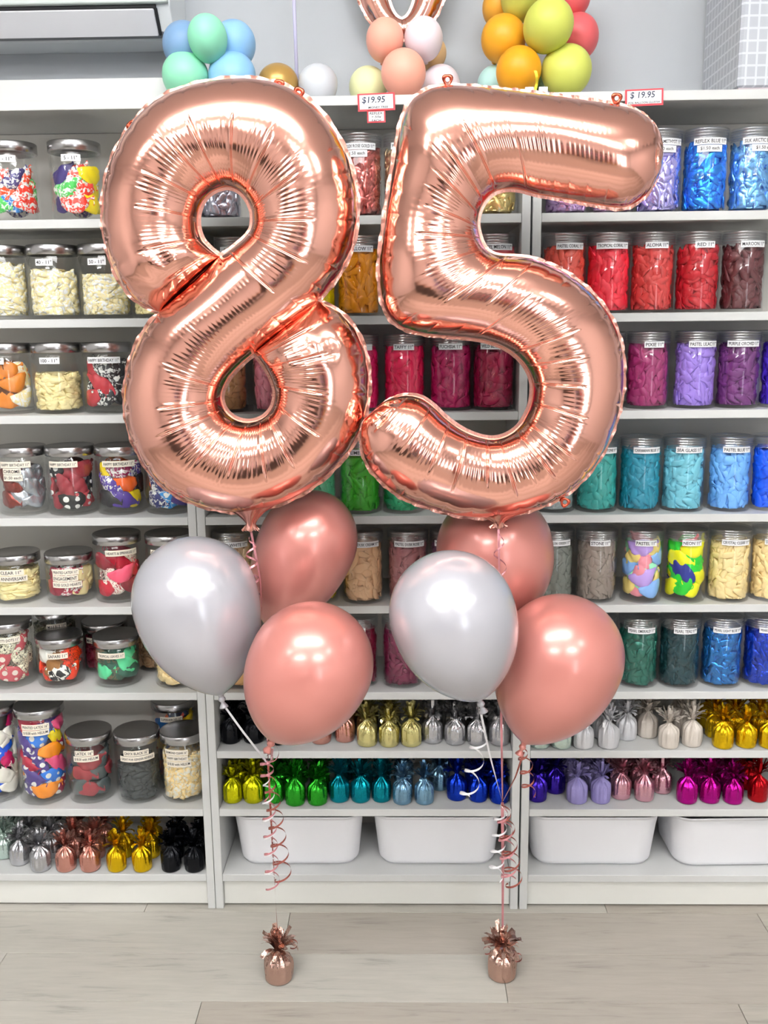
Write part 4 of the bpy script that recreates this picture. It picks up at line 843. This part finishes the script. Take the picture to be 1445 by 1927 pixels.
for nm, rg, org, lb, depth, cap, seed, nk, tabs in (
    ('eight', EIGHT, (.1768, NUMY, 1.0811), 'big rose gold foil number eight balloon floating on the left', .80, .075, 3, (.1180, 1.1370, .2400, 1.1400, .1768, 1.0811), [(-.0289, 1.9104, -.7), (.2664, 1.9830, .15), (.305, 1.968, .35)]),
    ('five', FIVE, (.7054, -.30, 1.0914), 'big rose gold foil number five balloon floating on the right', .80, .055, 8, (.6480, 1.1200, .7640, 1.1240, .7054, 1.0914), [(.5957, 1.9800, 0), (.9214, 1.9415, .1), (.8432, 1.1497, 2.4)])):
    t = empty('number_balloon', org, lb, 'number balloon', 'number balloons')
    foil_tube(t, rg, 1500, depth, cap, seed, org)
    neck(t, *nk, org)
    for x, z, a in tabs: hang_tab(t, x, z, org, a, M['foil_red'])
# foil ring on the middle balloon cluster
ro = (.5085, .205, 2.196); t = empty('number_balloon', ro, 'small rose gold foil number zero balloon on the peach cluster', 'number balloon')
aa = np.linspace(-PI / 2, 1.5 * PI, 33)
foil_tube(t, [(.5085 + .1115 * math.cos(a), 2.351 + .160 * math.sin(a), .5085 + .041 * math.cos(a), 2.351 + .117 * math.sin(a)) for a in aa], 420, .75, .05, 5, ro, .5, True, 48)

# ------------------------------------------------------------------ pearl latex balloons
def latex_balloon(m, c, R, Lt_, tip, label, lean=0.0, flat=1.0):
    c = Vector(c); tip = Vector(tip); ax = c - tip; Lb = ax.length; ax.normalize()
    n = 72; a = np.linspace(0, 2 * PI, n, endpoint=False); P = []
    for ph in np.linspace(0, PI / 2, 26): P.append((R * math.sin(ph), Lt_ * math.cos(ph)))
    for q in np.linspace(.03, 1, 40):
        r = R * max(0, 1 - q ** 2.25) ** .74; P.append((max(r, .0062), -Lb * q))
    P += [(.0056, -Lb - .004), (.0054, -Lb - .008)]
    o = MB().grid(np.array([np.stack([r * np.cos(a), r * np.sin(a), z + 0 * a], -1) for r, z in P]), cv=True).obj('latex_balloon', m, None)
    o.location = c; o.rotation_mode = 'QUATERNION'; o.rotation_quaternion = ax.to_track_quat('Z', 'Y')
    k = MB().lathe([(.0054, .002), (.0075, -.001), (.0080, -.005), (.0045, -.009), (.0040, -.011), (.0090, -.019), (.0098, -.022), (.0085, -.0225), (.003, -.013), (0, -.012)], 18).obj('knot', m, o); k.location = (0, 0, -Lb - .006)
    return tag(o, label, 'balloon', 'pearl latex balloons of the two bouquets')
latex_balloon(M['pearl_white'], (.0636, -.33, .952), .133, .133, (.1112, -.345, .742), 'pearl white latex balloon under the number eight')
latex_balloon(M['pearl_rose'], (.3180, -.46, .8514), .1250, .129, (.2352, -.45, .6870), 'rose gold latex balloon at the front under the number eight')
latex_balloon(M['pearl_rose'], (.2860, -.15, 1.0300), .1120, .124, (.1931, -.165, .8320), 'rose gold latex balloon behind, tucked under the tip of the number eight')
latex_balloon(M['pearl_white'], (.6005, -.46, .9560), .1250, .128, (.6566, -.45, .7730), 'pearl white latex balloon under the number five')
latex_balloon(M['pearl_rose'], (.8382, -.33, .8200), .1325, .135, (.7626, -.34, .6280), 'rose gold latex balloon at the front under the number five')
latex_balloon(M['pearl_rose'], (.7116, -.152, 1.0150), .1320, .131, (.7450, -.165, .8320), 'rose gold latex balloon behind, below the bottom of the number five')

# ------------------------------------------------------------------ ribbons
def ribbon(pts, wd, m, label, twist=0.0, ph=0.0, cat='ribbon', group='straight ribbons tying the bouquets'):
    P = [Vector(p) for p in pts]; d = [0.0]
    for i in range(1, len(P)): d.append(d[-1] + (P[i] - P[i - 1]).length)
    n = max(12, int(d[-1] / .012)); G = []
    for k in range(n + 1):
        s = d[-1] * k / n; i = max(j for j in range(len(P) - 1) if d[j] <= s + 1e-9); f = (s - d[i]) / max(1e-9, d[i + 1] - d[i]); c = P[i].lerp(P[i + 1], f)
        ax = (P[i + 1] - P[i]).normalized(); a = ph + twist * s; v = Vector((math.cos(a), math.sin(a), 0)); v = (v - ax * v.dot(ax)).normalized() * wd / 2
        G.append([tuple(c - v), tuple(c), tuple(c + v)])
    o = MB().grid(np.array(G)).obj('balloon_ribbon', m, None, fix=False)
    return tag(o, label, cat, group)
def curl(a, b, rad, turns, wd, m, label, ph=0.0, grow=1.0, group='curled ribbon tails'):
    a, b = Vector(a), Vector(b); ax = (b - a).normalized(); u = ax.orthogonal().normalized(); v = ax.cross(u); n = int(turns * 22); G = []
    for k in range(n + 1):
        f = k / n; t = ph + 2 * PI * turns * f; r = rad * min(1, f * 6 + .1) * (1 + (grow - 1) * f); c = a.lerp(b, f) + (u * math.cos(t) + v * math.sin(t)) * r
        w_ = (ax + (u * math.cos(t + 1) + v * math.sin(t + 1)) * .25).normalized() * wd / 2; G.append([tuple(c - w_), tuple(c + w_)])
    o = MB().grid(np.array(G)).obj('curling_ribbon', m, None, fix=False)
    return tag(o, label, 'ribbon', group)
JL = (.2005, -.300, .560); JR = (.722, -.300, .468); WL = (.2030, -.270, 0); WR = (.7316, -.258, 0)
wtL = (WL[0], WL[1], .125); wtR = (WR[0], WR[1], .125)
ribbon([(.1775, -.27, 1.083), (.193, -.268, .98), (.199, -.290, .80), JL], .0046, M['ribbon'], 'pink ribbon running down from the tip of the number eight', 9)
ribbon([JL, (.2015, -.288, .35), wtL], .0046, M['ribbon_copper'], 'copper ribbon dropping straight to the left floor weight', 5)
ribbon([(.1130, -.346, .725), (.150, -.33, .655), JL], .0046, M['ribbon_white'], 'white ribbon slanting down from the left white balloon', 5)
ribbon([(.2340, -.449, .668), (.220, -.38, .610), JL], .0046, M['ribbon'], 'pink ribbon from the front rose gold balloon of the number eight', 7)
ribbon([(.1935, -.167, .812), (.196, -.22, .70), JL], .0046, M['ribbon_copper'], 'copper ribbon from the rear rose gold balloon of the number eight', 6)
ribbon([(.7055, -.30, 1.093), (.708, -.305, .98), (.714, -.310, .75), JR], .0050, M['ribbon'], 'pink ribbon running down from the tip of the number five', 7)
ribbon([JR, (.727, -.285, .30), wtR], .0066, M['ribbon'], 'pink ribbon dropping straight to the right floor weight', 2)
ribbon([(.6575, -.449, .754), (.685, -.38, .62), JR], .0046, M['ribbon_white'], 'white ribbon slanting down from the right white balloon', 5)
ribbon([(.7620, -.342, .609), (.748, -.32, .540), JR], .0046, M['ribbon_copper'], 'copper ribbon from the front rose gold balloon of the number five', 7)
ribbon([(.7450, -.167, .812), (.732, -.22, .65), JR], .0046, M['ribbon_copper'], 'copper ribbon from the rear rose gold balloon of the number five', 6)
curl((.177, -.285, 1.075), (.188, -.315, .955), .0115, 3.5, .0052, M['ribbon'], 'pink curl hanging beside the tip of the number eight', 0.5)
curl((.232, -.445, .668), (.226, -.405, .620), .014, 1.2, .0052, M['ribbon'], 'short pink loop below the front rose gold balloon of the number eight', 1.0)
curl((.200, -.318, .600), (.2005, -.322, .535), .0150, 2.4, .0060, M['ribbon'], 'pink loops knotted where the left bouquet ribbons meet', 0.2)
curl((.199, -.305, .545), (.196, -.300, .260), .0140, 6.5, .0050, M['ribbon_white'], 'white curled tail down the left bouquet', 2.2)
curl((.203, -.305, .545), (.226, -.300, .272), .0165, 6.2, .0052, M['ribbon_copper'], 'copper curled tail right of the left bouquet ribbon', 0.0, 1.25)
curl((.200, -.315, .500), (.203, -.315, .262), .0150, 5.5, .0050, M['ribbon'], 'pink curled tail down the left bouquet', 4.0, 1.1)
curl((.705, -.310, 1.085), (.712, -.315, .955), .0125, 2.2, .0050, M['ribbon'], 'pink curl hanging from the tip of the number five', 2.6)
curl((.763, -.335, .612), (.778, -.320, .498), .0150, 3.3, .0052, M['ribbon_copper'], 'copper curl hanging below the front rose gold balloon of the number five', 3.0)
curl((.722, -.310, .472), (.752, -.305, .262), .0185, 5.2, .0054, M['ribbon_copper'], 'copper curled tail right of the right bouquet ribbon', 0.4, 1.1)
curl((.722, -.315, .465), (.740, -.315, .280), .0160, 4.2, .0052, M['ribbon'], 'pink curled tail down the right bouquet', 2.0, 1.2)
curl((.720, -.308, .468), (.708, -.305, .285), .0150, 4.6, .0052, M['ribbon_white'], 'white curled tail left of the right bouquet ribbon', 1.2, 1.15)
curl((.664, -.43, .705), (.636, -.40, .525), .0170, 3.2, .0060, M['ribbon_white'], 'white curl hanging below the right white balloon', 1.5, 1.1)

# ------------------------------------------------------------------ the two floor weights
def floor_weight(loc, seed, label, loops):
    rng = np.random.default_rng(seed); t = empty('balloon_weight', loc, label, 'balloon weight', 'rose gold weights holding the bouquets on the floor')
    m = foil('#c8a496', .18, .95)
    weight_body(seed, .0335, .076).obj('weight_body', m, t)
    f = link('foil_fringe', MB().lathe([(0, .060), (.012, .066), (.006, .080), (.004, .100), (0, .104)], 16).mesh('foil_fringe', m), t)
    for i in range(56):
        o = MB().grid(strip_pts(rng, .072, rng.uniform(.044, .074), .0105, .9, i * 2.399 + rng.uniform(-.3, .3))).obj('foil_strip', m, f, fix=False)
    for k, (p, r) in enumerate(loops):
        G = [[(p[0] + r * math.cos(a) , p[1] + dy + .004 * a * .2, p[2] + r * math.sin(a)) for dy in (-.0025, .0025)] for a in np.linspace(-2.2, 3.2, 22)]
        MB().grid(np.array(G)).obj('ribbon_loop', M['ribbon_copper'], t, fix=False)
floor_weight(WL, 31, 'rose gold foil weight on the floor below the number eight', [((.037, -.012, .098), .011)])
floor_weight(WR, 32, 'rose gold foil weight on the floor below the number five', [((.034, -.020, .062), .010), ((-.036, -.006, .070), .009)])
